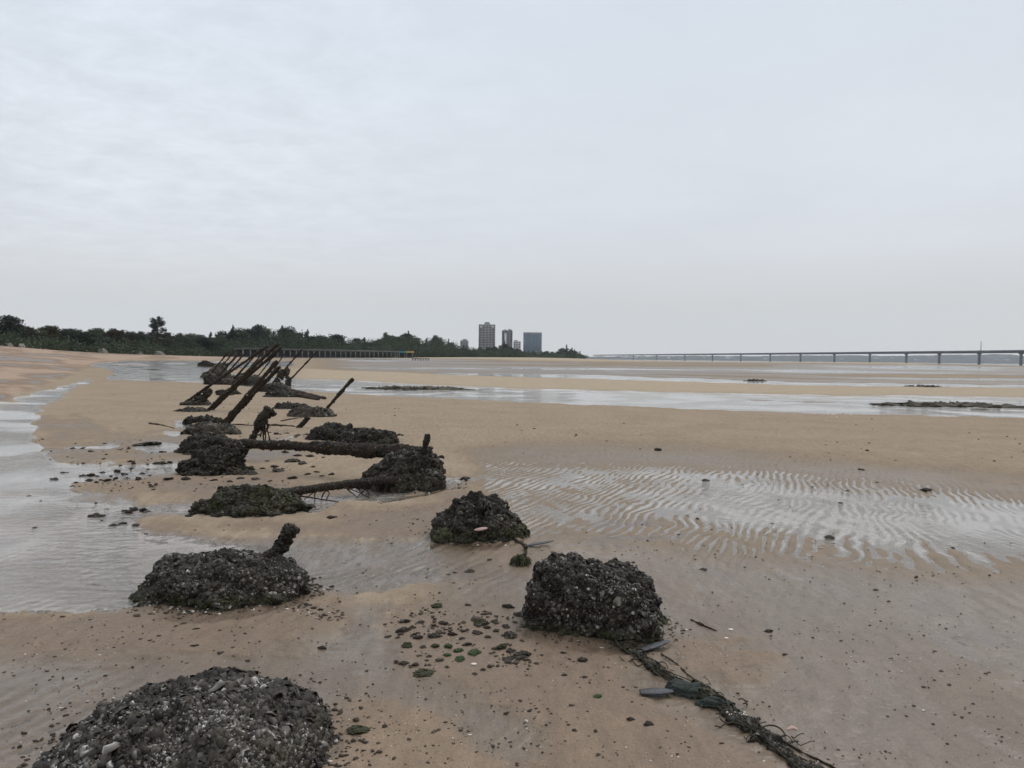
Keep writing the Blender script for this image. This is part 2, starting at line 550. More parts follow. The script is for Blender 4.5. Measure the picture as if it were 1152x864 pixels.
def simple_mat(name, c1, c2, scale=6., rough=.85, bump=.3, bscale=None, spec=.3, attr=False, dist=.02):
    """two mottled colours plus bump"""
    m, nt, out = new_mat(name)
    tc = N(nt, 'ShaderNodeTexCoord')
    nz = noise_tex(nt, scale, 6, .6, tc.outputs['Object'])
    rp = ramp(nt, [(.3, c1), (.7, c2)], nz.outputs['Fac'])
    col = rp.outputs[0]
    if attr:
        a = N(nt, 'ShaderNodeAttribute'); a.attribute_name = 'shade'
        v = math_(nt, 'ADD', math_(nt, 'MULTIPLY', a.outputs['Fac'], 1.2), .4)
        mm = N(nt, 'ShaderNodeVectorMath', operation='SCALE')
        nt.links.new(col, mm.inputs[0]); nt.links.new(v, mm.inputs['Scale']); col = mm.outputs[0]
    b = N(nt, 'ShaderNodeBsdfPrincipled', i_Roughness=rough)
    b.inputs['Specular IOR Level'].default_value = spec
    nt.links.new(col, b.inputs['Base Color'])
    if bump:
        n2 = noise_tex(nt, bscale or scale * 5, 5, .6, tc.outputs['Object'])
        bp = N(nt, 'ShaderNodeBump', i_Strength=bump, i_Distance=dist)
        nt.links.new(n2.outputs['Fac'], bp.inputs['Height']); nt.links.new(bp.outputs[0], b.inputs['Normal'])
    nt.links.new(b.outputs[0], out.inputs[0])
    return m


def sand_material():
    m, nt, out = new_mat('beach sand')
    geo = N(nt, 'ShaderNodeNewGeometry'); pos = geo.outputs['Position']
    wet = N(nt, 'ShaderNodeAttribute', attribute_name='wet').outputs['Fac']
    warm = N(nt, 'ShaderNodeAttribute', attribute_name='warm').outputs['Fac']
    n1 = noise_tex(nt, .7, 6, .6, pos); n2 = noise_tex(nt, 9., 6, .65, pos); n3 = noise_tex(nt, 260., 2, .6, pos)
    # streaks left by running water
    mp = mapping(nt, pos, (5., 1.1, 1), (0, 0, math.radians(62)))
    n4 = noise_tex(nt, 2.2, 6, .65, mp, .4)
    dry = mixc(nt, (.405, .335, .245), (.375, .28, .212), warm)
    wetc = mixc(nt, (.132, .099, .070), (.140, .095, .062), warm)
    wv = math_(nt, 'ADD', wet, math_(nt, 'MULTIPLY', math_(nt, 'SUBTRACT', n1.outputs['Fac'], .5), .5), True)
    col = mixc(nt, dry, wetc, wv)
    mul = math_(nt, 'ADD', math_(nt, 'ADD', math_(nt, 'MULTIPLY', n2.outputs['Fac'], .44), math_(nt, 'MULTIPLY', n3.outputs['Fac'], .56)), .5)
    mul = math_(nt, 'MULTIPLY', mul, math_(nt, 'ADD', math_(nt, 'MULTIPLY', n4.outputs['Fac'], .64), .68))
    n6 = noise_tex(nt, 75., 5, .8, pos)
    mul = math_(nt, 'MULTIPLY', mul, math_(nt, 'ADD', math_(nt, 'MULTIPLY', n6.outputs['Fac'], 1.1), .45))
    mm = N(nt, 'ShaderNodeVectorMath', operation='SCALE'); nt.links.new(col, mm.inputs[0]); nt.links.new(mul, mm.inputs['Scale'])
    # dark grains and pale shell grit
    vo = N(nt, 'ShaderNodeTexVoronoi', i_Scale=38.); nt.links.new(pos, vo.inputs['Vector'])
    spk = math_(nt, 'LESS_THAN', vo.outputs['Distance'], math_(nt, 'MULTIPLY', math_(nt, 'GREATER_THAN', noise_tex(nt, 3.1, 3, .6, pos).outputs['Fac'], .56), .16))
    sepc = N(nt, 'ShaderNodeSeparateColor'); nt.links.new(vo.outputs['Color'], sepc.inputs[0])
    pale = math_(nt, 'GREATER_THAN', sepc.outputs[0], .86)
    spkc = mixc(nt, (.06, .05, .04), (.5, .46, .4), pale)
    col = mixc(nt, mm.outputs[0], spkc, math_(nt, 'MULTIPLY', spk, .75))
    film = N(nt, 'ShaderNodeAttribute', attribute_name='film').outputs['Fac']
    film = math_(nt, 'MULTIPLY', film, sstep_node(nt, math_(nt, 'ADD', n1.outputs['Fac'], math_(nt, 'MULTIPLY', math_(nt, 'SUBTRACT', n4.outputs['Fac'], .5), 1.)), .2, .55))
    b = N(nt, 'ShaderNodeBsdfPrincipled')
    nt.links.new(col, b.inputs['Base Color'])
    rgh = math_(nt, 'SUBTRACT', .95, math_(nt, 'MULTIPLY', sstep_node(nt, wv, .35, 1.0), .55))
    rgh = math_(nt, 'ADD', rgh, math_(nt, 'MULTIPLY', math_(nt, 'SUBTRACT', n4.outputs['Fac'], .5), .25))
    rgh = math_(nt, 'ADD', math_(nt, 'MULTIPLY', rgh, math_(nt, 'SUBTRACT', 1., film)), math_(nt, 'MULTIPLY', film, .16))
    nt.links.new(rgh, b.inputs['Roughness'])
    sp = math_(nt, 'ADD', .02, math_(nt, 'MULTIPLY', sstep_node(nt, wv, .4, 1.0), .27))
    sp = math_(nt, 'ADD', sp, math_(nt, 'MULTIPLY', film, .12))
    nt.links.new(sp, b.inputs['Specular IOR Level'])
    hsum = math_(nt, 'ADD', math_(nt, 'MULTIPLY', n2.outputs['Fac'], .012), math_(nt, 'MULTIPLY', n3.outputs['Fac'], .0015))
    hsum = math_(nt, 'ADD', hsum, math_(nt, 'MULTIPLY', n4.outputs['Fac'], .014))
    n5 = noise_tex(nt, 40., 4, .6, pos)
    hsum = math_(nt, 'ADD', hsum, math_(nt, 'MULTIPLY', n5.outputs['Fac'], .004))
    bp = N(nt, 'ShaderNodeBump', i_Strength=.8, i_Distance=1.)
    nt.links.new(math_(nt, 'SUBTRACT', 1., math_(nt, 'MULTIPLY', film, .72)), bp.inputs['Strength'])
    nt.links.new(hsum, bp.inputs['Height']); nt.links.new(bp.outputs[0], b.inputs['Normal'])
    nt.links.new(b.outputs[0], out.inputs[0])
    return m


def sstep_node(nt, v, a, b):
    n = N(nt, 'ShaderNodeMapRange', interpolation_type='SMOOTHSTEP')
    n.inputs['From Min'].default_value = a; n.inputs['From Max'].default_value = b
    nt.links.new(v, n.inputs['Value']); return n.outputs[0]


def water_material(name, tint, wave=1., turbid=.6):
    m, nt, out = new_mat(name)
    geo = N(nt, 'ShaderNodeNewGeometry'); pos = geo.outputs['Position']
    mp = mapping(nt, pos, (1., 2.2, 1), (0, 0, math.radians(-25)))
    w1 = noise_tex(nt, 5.5, 4, .6, mp, .6); w2 = noise_tex(nt, .9, 3, .5, mp, .3)
    still = sstep_node(nt, noise_tex(nt, .45, 2, .5, pos).outputs['Fac'], .38, .6)
    h = math_(nt, 'ADD', math_(nt, 'MULTIPLY', math_(nt, 'MULTIPLY', w1.outputs['Fac'], still), .022 * wave), math_(nt, 'MULTIPLY', w2.outputs['Fac'], .003 * wave))
    bp = N(nt, 'ShaderNodeBump', i_Strength=1., i_Distance=1.); nt.links.new(h, bp.inputs['Height'])
    fr = N(nt, 'ShaderNodeFresnel', i_IOR=1.34); nt.links.new(bp.outputs[0], fr.inputs['Normal'])
    gl = N(nt, 'ShaderNodeBsdfGlossy', i_Roughness=.06); gl.inputs['Color'].default_value = (1, 1, 1, 1)
    nt.links.new(bp.outputs[0], gl.inputs['Normal'])
    clr = N(nt, 'ShaderNodeBsdfTransparent'); clr.inputs['Color'].default_value = (*tint, 1)
    silt_sheen = N(nt, 'ShaderNodeBsdfDiffuse'); silt_sheen.inputs['Color'].default_value = (.55, .495, .44, 1)  # milky suspended mud, made paler to stand in for bright sky reflection
    dpt = N(nt, 'ShaderNodeAttribute', attribute_name='depth').outputs['Fac']
    tr = N(nt, 'ShaderNodeMixShader', i_0=turbid); nt.links.new(math_(nt, 'MULTIPLY', math_(nt, 'MULTIPLY', sstep_node(nt, dpt, .003, .014), turbid), math_(nt, 'SUBTRACT', 1., math_(nt, 'MULTIPLY', sstep_node(nt, dpt, .009, .022), .5))), tr.inputs[0]); nt.links.new(clr.outputs[0], tr.inputs[1]); nt.links.new(silt_sheen.outputs[0], tr.inputs[2])
    mx = N(nt, 'ShaderNodeMixShader'); nt.links.new(fr.outputs[0], mx.inputs[0])
    nt.links.new(tr.outputs[0], mx.inputs[1]); nt.links.new(gl.outputs[0], mx.inputs[2])
    nt.links.new(mx.outputs[0], out.inputs[0])
    return m


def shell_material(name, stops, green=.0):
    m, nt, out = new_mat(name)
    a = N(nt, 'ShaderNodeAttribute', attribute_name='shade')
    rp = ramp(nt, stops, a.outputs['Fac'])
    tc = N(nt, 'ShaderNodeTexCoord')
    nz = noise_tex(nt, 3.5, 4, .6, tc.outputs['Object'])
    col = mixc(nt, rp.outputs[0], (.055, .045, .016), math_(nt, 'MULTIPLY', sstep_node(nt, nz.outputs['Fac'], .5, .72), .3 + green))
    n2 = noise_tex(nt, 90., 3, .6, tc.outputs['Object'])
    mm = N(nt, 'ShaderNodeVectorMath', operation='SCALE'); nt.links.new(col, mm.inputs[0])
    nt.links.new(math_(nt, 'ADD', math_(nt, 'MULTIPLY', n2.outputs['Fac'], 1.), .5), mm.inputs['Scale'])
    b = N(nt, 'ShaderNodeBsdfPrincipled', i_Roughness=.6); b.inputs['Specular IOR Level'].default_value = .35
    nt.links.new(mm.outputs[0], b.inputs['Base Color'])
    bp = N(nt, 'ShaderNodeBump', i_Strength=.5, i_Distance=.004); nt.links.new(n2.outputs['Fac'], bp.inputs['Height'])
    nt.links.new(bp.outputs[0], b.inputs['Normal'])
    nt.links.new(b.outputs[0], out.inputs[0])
    return m


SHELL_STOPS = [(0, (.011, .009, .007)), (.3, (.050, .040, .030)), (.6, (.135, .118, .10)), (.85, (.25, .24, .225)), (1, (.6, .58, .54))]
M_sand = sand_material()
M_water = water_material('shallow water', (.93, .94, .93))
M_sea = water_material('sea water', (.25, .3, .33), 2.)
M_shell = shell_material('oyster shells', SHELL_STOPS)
M_shell_b = shell_material('brown mussel crust', [(0, (.011, .009, .006)), (.4, (.040, .031, .020)), (.75, (.105, .086, .062)), (1, (.32, .29, .25))], .25)
M_block = simple_mat('wet weathered concrete', (.014, .011, .008), (.04, .033, .024), 9, .8, .8, 60)
M_rail = simple_mat('rusted rail iron', (.014, .010, .008), (.070, .040, .025), 14, .85, .9, 70, .3)
M_stone = simple_mat('dark stone', (.024, .019, .014), (.085, .064, .047), 14, .7, .8, 70, .4)
M_stone_red = simple_mat('reddish stone', (.035, .021, .015), (.075, .048, .036), 20, .8, .8, 80)
M_weed = simple_mat('olive seaweed', (.022, .026, .010), (.07, .065, .03), 20, .7, .4, 90)
M_green = simple_mat('green algae', (.02, .038, .012), (.06, .095, .03), 25, .6, .4, 90)
M_net = simple_mat('tangled net', (.016, .015, .010), (.085, .075, .052), 25, .9, .5, 150, .2)
M_rope = simple_mat('dark rope', (.02, .017, .012), (.06, .05, .035), 40, .9, .5, 250, .2)
M_blade = simple_mat('dark shell plate', (.012, .012, .014), (.045, .047, .055), 18, .4, .4, 90, .5)
M_grit = shell_material('shell grit', [(0, (.03, .022, .016)), (.55, (.09, .065, .048)), (.8, (.4, .35, .3)), (1, (.75, .7, .64))])
M_cast = simple_mat('dark grit', (.035, .027, .02), (.10, .078, .058), 30, .9, 0)
M_leaf = None


def leaf_material(name, c1, c2, c3):
    m, nt, out = new_mat(name)
    a = N(nt, 'ShaderNodeAttribute', attribute_name='shade')
    oi = N(nt, 'ShaderNodeObjectInfo')
    rp = ramp(nt, [(0, c1), (.6, c2), (1, c3)], a.outputs['Fac'])
    hs = N(nt, 'ShaderNodeHueSaturation'); nt.links.new(rp.outputs[0], hs.inputs['Color'])
    nt.links.new(math_(nt, 'ADD', math_(nt, 'MULTIPLY', oi.outputs['Random'], .05), .475), hs.inputs['Hue'])
    nt.links.new(math_(nt, 'ADD', math_(nt, 'MULTIPLY', oi.outputs['Random'], .6), .7), hs.inputs['Value'])
    d = N(nt, 'ShaderNodeBsdfDiffuse'); nt.links.new(hs.outputs[0], d.inputs['Color'])
    t = N(nt, 'ShaderNodeBsdfTranslucent'); nt.links.new(hs.outputs[0], t.inputs['Color'])
    mx = N(nt, 'ShaderNodeMixShader', i_0=.2); nt.links.new(d.outputs[0], mx.inputs[1]); nt.links.new(t.outputs[0], mx.inputs[2])
    nt.links.new(mx.outputs[0], out.inputs[0])
    return m


M_leaf = leaf_material('evergreen leaves', (.03, .040, .026), (.062, .076, .048), (.11, .125, .08))
M_leaf_dark = leaf_material('casuarina needles', (.022, .029, .024), (.042, .052, .041), (.075, .086, .064))
M_leaf_brown = leaf_material('browning leaves', (.04, .034, .024), (.075, .06, .04), (.11, .09, .06))
M_bark = simple_mat('bark', (.03, .024, .018), (.07, .055, .04), 3, .95, .4)

# ---------------------------------------------------------------- ground and water sheets
def build_ground():
    th1 = np.radians(np.linspace(-52, 52, 1300))
    th2 = np.radians(np.linspace(52, 308, 90)[1:-1])
    th = np.r_[th1, th2]
    rows_px = np.arange(600, 2.2, -.8)
    d = np.r_[np.geomspace(.15, 1392 / 600., 24)[:-1], 1392 / rows_px, np.geomspace(1392 / 2.2, 7000, 40)[1:]]
    TH, D = np.meshgrid(th, d)
    X, Y = D * np.sin(TH), D * np.cos(TH)
    nr, nc = X.shape
    x, y = X.ravel(), Y.ravel()
    z = macro(x, y)
    px, py = project(x, y, z)
    fwd = (np.abs(TH.ravel()) < 1.0) & (y > .3)
    r = np.full(x.shape, .02); wet = np.full(x.shape, .6); warm = np.full(x.shape, .4); film = np.zeros(x.shape)
    r[fwd], wet[fwd], warm[fwd], film[fwd] = relief(x[fwd], y[fwd], px[fwd], py[fwd])
    far = sstep(1400, 900, np.hypot(x, y))
    r = r * far + .03 * (1 - far)
    i = np.arange(nr - 1)[:, None] * nc; j = np.arange(nc)[None]; j2 = (j + 1) % nc
    F = np.stack([i + j, i + j2, i + nc + j2, i + nc + j], -1).reshape(-1, 4)
    mb = MB(); mb.add(np.stack([x, y, z + r], 1), F)
    c = mb.n; mb.add(np.r_[[(0, 0, .02)], np.stack([x, y, z + r], 1)[:nc]], [(0, 1 + q, 1 + (q + 1) % nc) for q in range(nc)])
    wet_ = np.r_[wet, .6, wet[:nc]]; warm_ = np.r_[warm, .4, warm[:nc]]
    me = mb.mesh('sand_flat', M_sand, True, {'wet': wet_, 'warm': warm_, 'film': np.r_[film, 0, film[:nc]]})
    tag(link('sand_flat', me), kind='structure')
    # water standing wherever the sand dips under its level
    keep = (r[F].min(1) < .003) & (fwd[F].all(1)) & (np.hypot(x, y)[F].max(1) < 1000)
    Fw = F[keep]; used = np.unique(Fw); re = np.full(len(x), -1); re[used] = np.arange(len(used))
    mb = MB(); mb.add(np.stack([x, y, z], 1)[used], re[Fw])
    tag(link('water', mb.mesh('water', M_water, True, {'depth': np.maximum(-r[used], 0)})), kind='structure')
    # open sea beyond the flats
    mb = MB()
    a = np.linspace(math.radians(-5), math.radians(75), 60); dd = np.geomspace(500, 7000, 30)
    A, Dd = np.meshgrid(a, dd)
    nr, nc = A.shape
    i = np.arange(nr - 1)[:, None] * nc; j = np.arange(nc - 1)[None]
    mb.add(np.stack([Dd * np.sin(A), Dd * np.cos(A), np.full(A.shape, SEA_Z)], -1).reshape(-1, 3),
           np.stack([i + j, i + nc + j, i + nc + j + 1, i + j + 1], -1).reshape(-1, 4)[:, ::-1])
    tag(link('sea', mb.mesh('sea', M_sea, True)), kind='structure')


build_ground()

# ---------------------------------------------------------------- encrusted blocks
def rock_shape(size, p=2.4, seed=0, sub=5, taper=0., lump=.14, skew=(0, 0), rz=0., bumps=(), sink=.25, dome=0.):
    V, F = ico(sub)
    r = (np.abs(V) ** p).sum(1) ** (-1 / p)
    B = V * r[:, None]
    zz = B[:, 2]
    B[:, :2] *= (1 - taper * zz)[:, None]
    for (bx, by, bz, br, bh) in bumps:
        dd = np.linalg.norm(B - np.array([bx, by, bz]), axis=1)
        B = B + V * (bh * np.exp(-(dd / br) ** 2))[:, None]
    B = B + V * (lump * fbm3(V + seed * 3.7, 1.7, 4, seed, .55))[:, None]
    B = B + V * (.35 * lump * np.abs(fbm3(V + seed, 6., 3, seed + 3)))[:, None]
    hf = fbm3(B * np.array(size), 9., 3, seed + 8, .6)
    B = B * np.array(size)
    B = B + V * (lump * .36 * min(1., max(size) / .4) * hf)[:, None]
    B[:, 0] += skew[0] * np.maximum(B[:, 2], 0); B[:, 1] += skew[1] * np.maximum(B[:, 2], 0)
    c, s = math.cos(rz), math.sin(rz)
    B[:, :2] = B[:, :2] @ np.array([[c, s], [-s, c]])
    B[:, 2] += 0
    return B, F


def encrusted(root, V, F, shells, size, seed, bright=1., mat=None, name='block', crust='oyster_crust', tilt=.9, up=0.):
    mb = MB(); mb.add(V, F)
    link(name, mb.mesh(name, M_block, True), root)
    if shells:
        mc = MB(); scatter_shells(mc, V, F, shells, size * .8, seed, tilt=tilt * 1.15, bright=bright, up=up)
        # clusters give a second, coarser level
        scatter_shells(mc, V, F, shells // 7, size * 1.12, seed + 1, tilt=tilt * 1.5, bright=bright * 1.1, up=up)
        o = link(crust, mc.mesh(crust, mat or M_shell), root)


def fringe(root, V, F, n, seed, mat, zlo, zhi, size=.03, name='algae_fringe'):
    sel = V[F].mean(1)
    m = (sel[:, 2] > zlo) & (sel[:, 2] < zhi)
    if m.sum() < 3: return
    mc = MB(); scatter_shells(mc, V, F[m], n, size, seed, zmin=-1, tilt=1.4)
    link(name, mc.mesh(name, mat), root)


def stub(root, base, tip, r, seed, name='stake_stub', shells=900, ssize=.03, mat=None):
    """broken rail end thick with shells (root-local)"""
    P = resample([base, (Vector(base) + Vector(tip)) / 2 + Vector((.012, 0, .0)), tip], 16)
    rr = r * (1 + .22 * np.sin(np.linspace(0, 9, 16) + seed) * np.linspace(.3, 1, 16)) * np.r_[np.ones(14), .92, .6]
    mb = MB(); tube(mb, P, rr, 12, .45, seed, .4, 14)
    o = link(name, mb.mesh(name, M_rail, True), root)
    V = np.concatenate(mb.v[:1]); Fq = mb.f[4][0]
    T = np.concatenate([Fq[:, [0, 1, 2]], Fq[:, [0, 2, 3]]])
    mc = MB(); scatter_shells(mc, V, T[:, ::-1], shells, ssize, seed, zmin=-9, tilt=1.3, bright=.7)
    link('oyster_crust', mc.mesh('oyster_crust', mat or M_shell_b), o)
    return o


# block nearest the camera, bottom left
g = Vector((-1.27, 3.08, 0)); g.z = sand_z(g.x, g.y) - .02
t = thing('oyster_block', g, 'dark rounded block crusted with grey oyster shells, nearest the camera at bottom left', 'block')
V, F = rock_shape((.55, .50, .228), 2.3, 4, 6, .12, .06, bumps=((.55, -.2, .5, .4, .05), (-.6, 0, .3, .4, -.04)))
encrusted(t, V, F, 22000, .024, 3, 1.05)
fringe(t, V, F[(V[F].mean(1)[:, 0] > .02) & (V[F].mean(1)[:, 0] < .34)], 700, 8, M_weed, .26, .6, .022, 'weed_patch')

# second block with a stub of rail
g = Vector((-1.90, 5.13, 0)); g.z = sand_z(g.x, g.y) - .01
t = thing('oyster_block', g, 'low domed oyster block with a knobbly stake stub rising from its right shoulder, foreground left', 'block')
V, F = rock_shape((.535, .38, .245), 2.5, 9, 6, .18, .10, bumps=((-.7, -.3, .3, .3, .06), (.55, 0, .1, .4, .0)))
encrusted(t, V, F, 15000, .021, 13, .95)
fringe(t, V, F, 2200, 14, M_weed, .0, .07, .022)
stub(t, (.22, .06, .14), (.44, .08, .43), .044, 5, shells=900, ssize=.022)

# tall squarish block, centre right
g = Vector((.53, 4.62, 0)); g.z = sand_z(g.x, g.y) - .01
t = thing('oyster_block', g, 'tall squarish oyster block with a flat top and a net trailing from it', 'block')
V, F = rock_shape((.40, .30, .345), 4.0, 21, 6, .13, .13, rz=math.radians(-14), skew=(-.02, .05),
                  bumps=((-.2, -.9, -.2, .5, -.30), (.8, -.6, -.4, .5, .12), (-.6, 0, .8, .4, .06), (.85, .0, .9, .6, -.36), (-.9, -.3, -.9, .45, -.28), (-.55, .2, .9, .3, .10)))
encrusted(t, V, F, 15000, .023, 23, 1.0, tilt=1.2)
fringe(t, V, F, 1500, 24, M_weed, .0, .07, .022)

# conical block behind
g = Vector((-.285, 6.95, 0)); g.z = sand_z(g.x, g.y) - .01
t = thing('oyster_block', g, 'cone shaped oyster block with a pinkish shell on its front', 'block')
V, F = rock_shape((.385, .33, .335), 2.5, 31, 6, .34, .14, skew=(-.10, .03), bumps=((.9, -.3, -.1, .5, .10), (-.6, -.3, .1, .4, .06)))
encrusted(t, V, F, 11000, .022, 33, .8, M_shell_b)
fringe(t, V, F, 1600, 34, M_weed, .0, .09, .026)
mb = MB(); Vs, Fs = ico(3); mb.add(Vs * (.06, .02, .012), Fs, .9)
o = link('pale_shell', mb.mesh('pale_shell', simple_mat('pink shell', (.4, .24, .2), (.55, .4, .35), 20, .6, .2), True), t, (.03, -.345, .115)); o.rotation_euler = (.3, -.15, .1)

# ---- long fallen beams and their blocks
def path3(pts):
    """points of (px, py, Y) to world"""
    return [at_depth(*p) for p in pts]


def local(root, P):
    return [Vector(p) - root.location for p in P]


def beam(root, P, r, seed, name='beam', shells=2500, ssize=.03, k=12, n=60, rough=.22, flat=1., mat=None, cover=None):
    Q = resample(P, n)
    mb = MB(); tube(mb, Q, r, k, rough, seed, .4, 9, flat)
    o = link(name, mb.mesh(name, M_rail, True), root)
    if shells:
        V = mb.v[0]; Fq = mb.f[4][0]
        T = np.concatenate([Fq[:, [0, 1, 2]], Fq[:, [0, 2, 3]]])
        mc = MB(); scatter_shells(mc, V, T[:, ::-1], shells, ssize * .8, seed, zmin=-9, tilt=1., bright=.62)
        link('oyster_crust', mc.mesh('oyster_crust', mat or M_shell_b), o)
    return o


Y0 = ground_at(455, 552).y + .35
g = ground_at(452, 548); g.y = Y0; g.z = sand_z(g.x, g.y)
t = thing('fallen_stake_block', g, 'oyster block with a stub on top and two long crusted beams reaching left', 'fallen stakes')
V, F = rock_shape((.50, .42, .40), 2.6, 41, 6, .30, .12, skew=(.16, 0), bumps=((.5, 0, .9, .4, .04), (-.8, -.2, -.2, .5, .08)))
encrusted(t, V, F, 9000, .03, 43, .8, M_shell_b)
fringe(t, V, F, 700, 44, M_weed, .0, .10, .03)
stub(t, local(t, path3([(473, 514, Y0 - .05)]))[0], local(t, path3([(481, 489, Y0 - .05)]))[0], .038, 7, 'stake_stub', 500, .026)
# beam at the back: from the block's shoulder to the left
P = local(t, path3([(484, 511, Y0 + .05), (450, 508, Y0 + .15), (400, 506, Y0 + .45), (340, 502, Y0 + .85), (290, 500, Y0 + 1.2), (235, 496, Y0 + 1.5)]))
beam(t, P, np.interp(np.linspace(0, 1, 60), [0, .1, .45, .52, 1], [.075, .085, .082, .058, .055]), 51, 'beam', 5200, .03)
# the front beam, running to the left mound
P = local(t, path3([(455, 541, Y0 - .38), (425, 541, Y0 - .55), (390, 545, Y0 - .8), (350, 550, Y0 - 1.05), (322, 555, Y0 - 1.25), (312, 561, Y0 - 1.35)]))
beam(t, P, np.interp(np.linspace(0, 1, 60), [0, .5, .9, 1], [.045, .042, .048, .06]), 57, 'beam', 2600, .025)
# weed and rust strings hanging under the front beam
mb = MB()
for k in range(18):
    f = random.uniform(.1, .85)
    i = f * (len(P) - 1); a = int(i); q = P[a].lerp(P[a + 1], i - a)
    gz = sand_z(q.x + t.location.x, q.y + t.location.y) - t.location.z
    e = Vector((q.x + random.gauss(0, .17), q.y + random.gauss(-.08, .12), max(gz, -.04) + .0))
    tube(mb, resample([q, q.lerp(e, .5) + Vector((random.gauss(0, .07), 0, .02)), e], 8), np.linspace(.011, .005, 8), 5, .5, k, .4, 40)
link('hanging_weed', mb.mesh('hanging_weed', M_rail, True), t)

# mound the front beam ends in
g = ground_at(283, 583); g.y += .35; g.x = (283 - 576) / FPX * g.y; g.z = sand_z(g.x, g.y)
t = thing('oyster_mound', g, 'low shaggy weed covered oyster mound under the left end of the front beam', 'mound')
V, F = rock_shape((.50, .36, .20), 2.1, 61, 5, .25, .16, bumps=((-.9, -.2, -.1, .3, .12), (.7, 0, .2, .4, .1)))
encrusted(t, V, F, 5000, .03, 63, .7, M_shell_b)
fringe(t, V, F, 3500, 64, M_weed, .02, .3, .03)
# mound at left end of the rear beam, with the leaning arm
g = ground_at(245, 537); g.y += .35; g.x = (242 - 576) / FPX * g.y; g.z = sand_z(g.x, g.y)
t = thing('oyster_mound', g, 'peaked weedy oyster mound under the left end of the rear beam', 'mound')
V, F = rock_shape((.46, .36, .20), 2.0, 71, 5, .35, .2, bumps=((.0, 0, .9, .5, .35), (.8, -.2, -.1, .4, .2)))
encrusted(t, V, F, 4500, .034, 73, .6, M_shell_b)
P = local(t, path3([(246, 521, g.y - .05), (258, 512, g.y), (272, 500, g.y + .1)]))
stub(t, P[0], P[2], .10, 9, 'stake_stub', 900, .034)
g = ground_at(236, 512); g.y += .3; g.x = (234 - 576) / FPX * g.y; g.z = sand_z(g.x, g.y)
t = thing('oyster_mound', g, 'flat topped brown oyster mound at the far left tip of the rear beam', 'mound')
V, F = rock_shape((.46, .36, .27), 2.6, 81, 5, .2, .13, skew=(.1, 0))
encrusted(t, V, F, 4000, .034, 83, .6, M_shell_b)

# leaning thin stake with a thick shaggy head
g = ground_at(271, 519)
t = thing('beach_stake', g, 'short leaning stake with a thick shaggy oyster head, behind the rear beam', 'stake')
YY = g.y
P = local(t, path3([(269, 521, YY), (278, 503, YY), (287, 487, YY), (293, 474, YY)]))
beam(t, P, np.array([.040, .038, .038, .04])[np.minimum(np.arange(40) // 10, 3)], 91, 'rail', 700, .03, n=40)
Ph = local(t, path3([(288, 484, YY), (294, 474, YY), (298, 464, YY), (301, 458, YY)]))
beam(t, Ph, np.interp(np.linspace(0, 1, 30), [0, .3, .7, 1], [.035, .06, .072, .045]), 93, 'oyster_head', 1100, .03, n=30, rough=.5)
Ph = local(t, path3([(300, 459, YY), (305, 462, YY), (309, 467, YY)]))
beam(t, Ph, .026, 95, 'bracket', 120, .03, n=14)
mb = MB()
for k in range(9):
    q = local(t, path3([(random.uniform(291, 303), random.uniform(472, 482), YY)]))[0]; e = q + Vector((random.gauss(0, .03), random.gauss(0, .05), -random.uniform(.08, .4)))
    tube(mb, resample([q, q.lerp(e, .5) + Vector((.02, 0, 0)), e], 7), .012, 5, .6, k, .4, 40)
link('hanging_weed', mb.mesh('hanging_weed', M_rail, True), t)

# two low blocks behind the rear beam
for (px, py, w, h, sd, lab, st) in ((374, 497, 52, 16, 101, 'low two humped dark block behind the rear beam, left of its flat neighbour', None),
                                    (415, 502, 62, 16, 103, 'low flat topped dark block with a tiny stub, behind the rear beam', (420, 486))):
    g = ground_at(px, py); w_ = w / FPX * g.y
    g.y += .3; g.x = (px - 576) / FPX * g.y; g.z = sand_z(g.x, g.y)
    t = thing('oyster_block', g, lab, 'block')
    V, F = rock_shape((w_ * .54, .36, h / FPX * g.y * .95), 2.6, sd, 5, .18, .12, bumps=((.5, 0, .8, .35, .18), (-.4, 0, .7, .35, .0)) if st is None else ())
    encrusted(t, V, F, 3500, .036, sd + 1, .6, M_shell_b)
    if st:
        a, b = local(t, path3([(417, 489, g.y), (423, 484, g.y)])); stub(t, a, b, .07, sd, 'stake_stub', 150, .035)

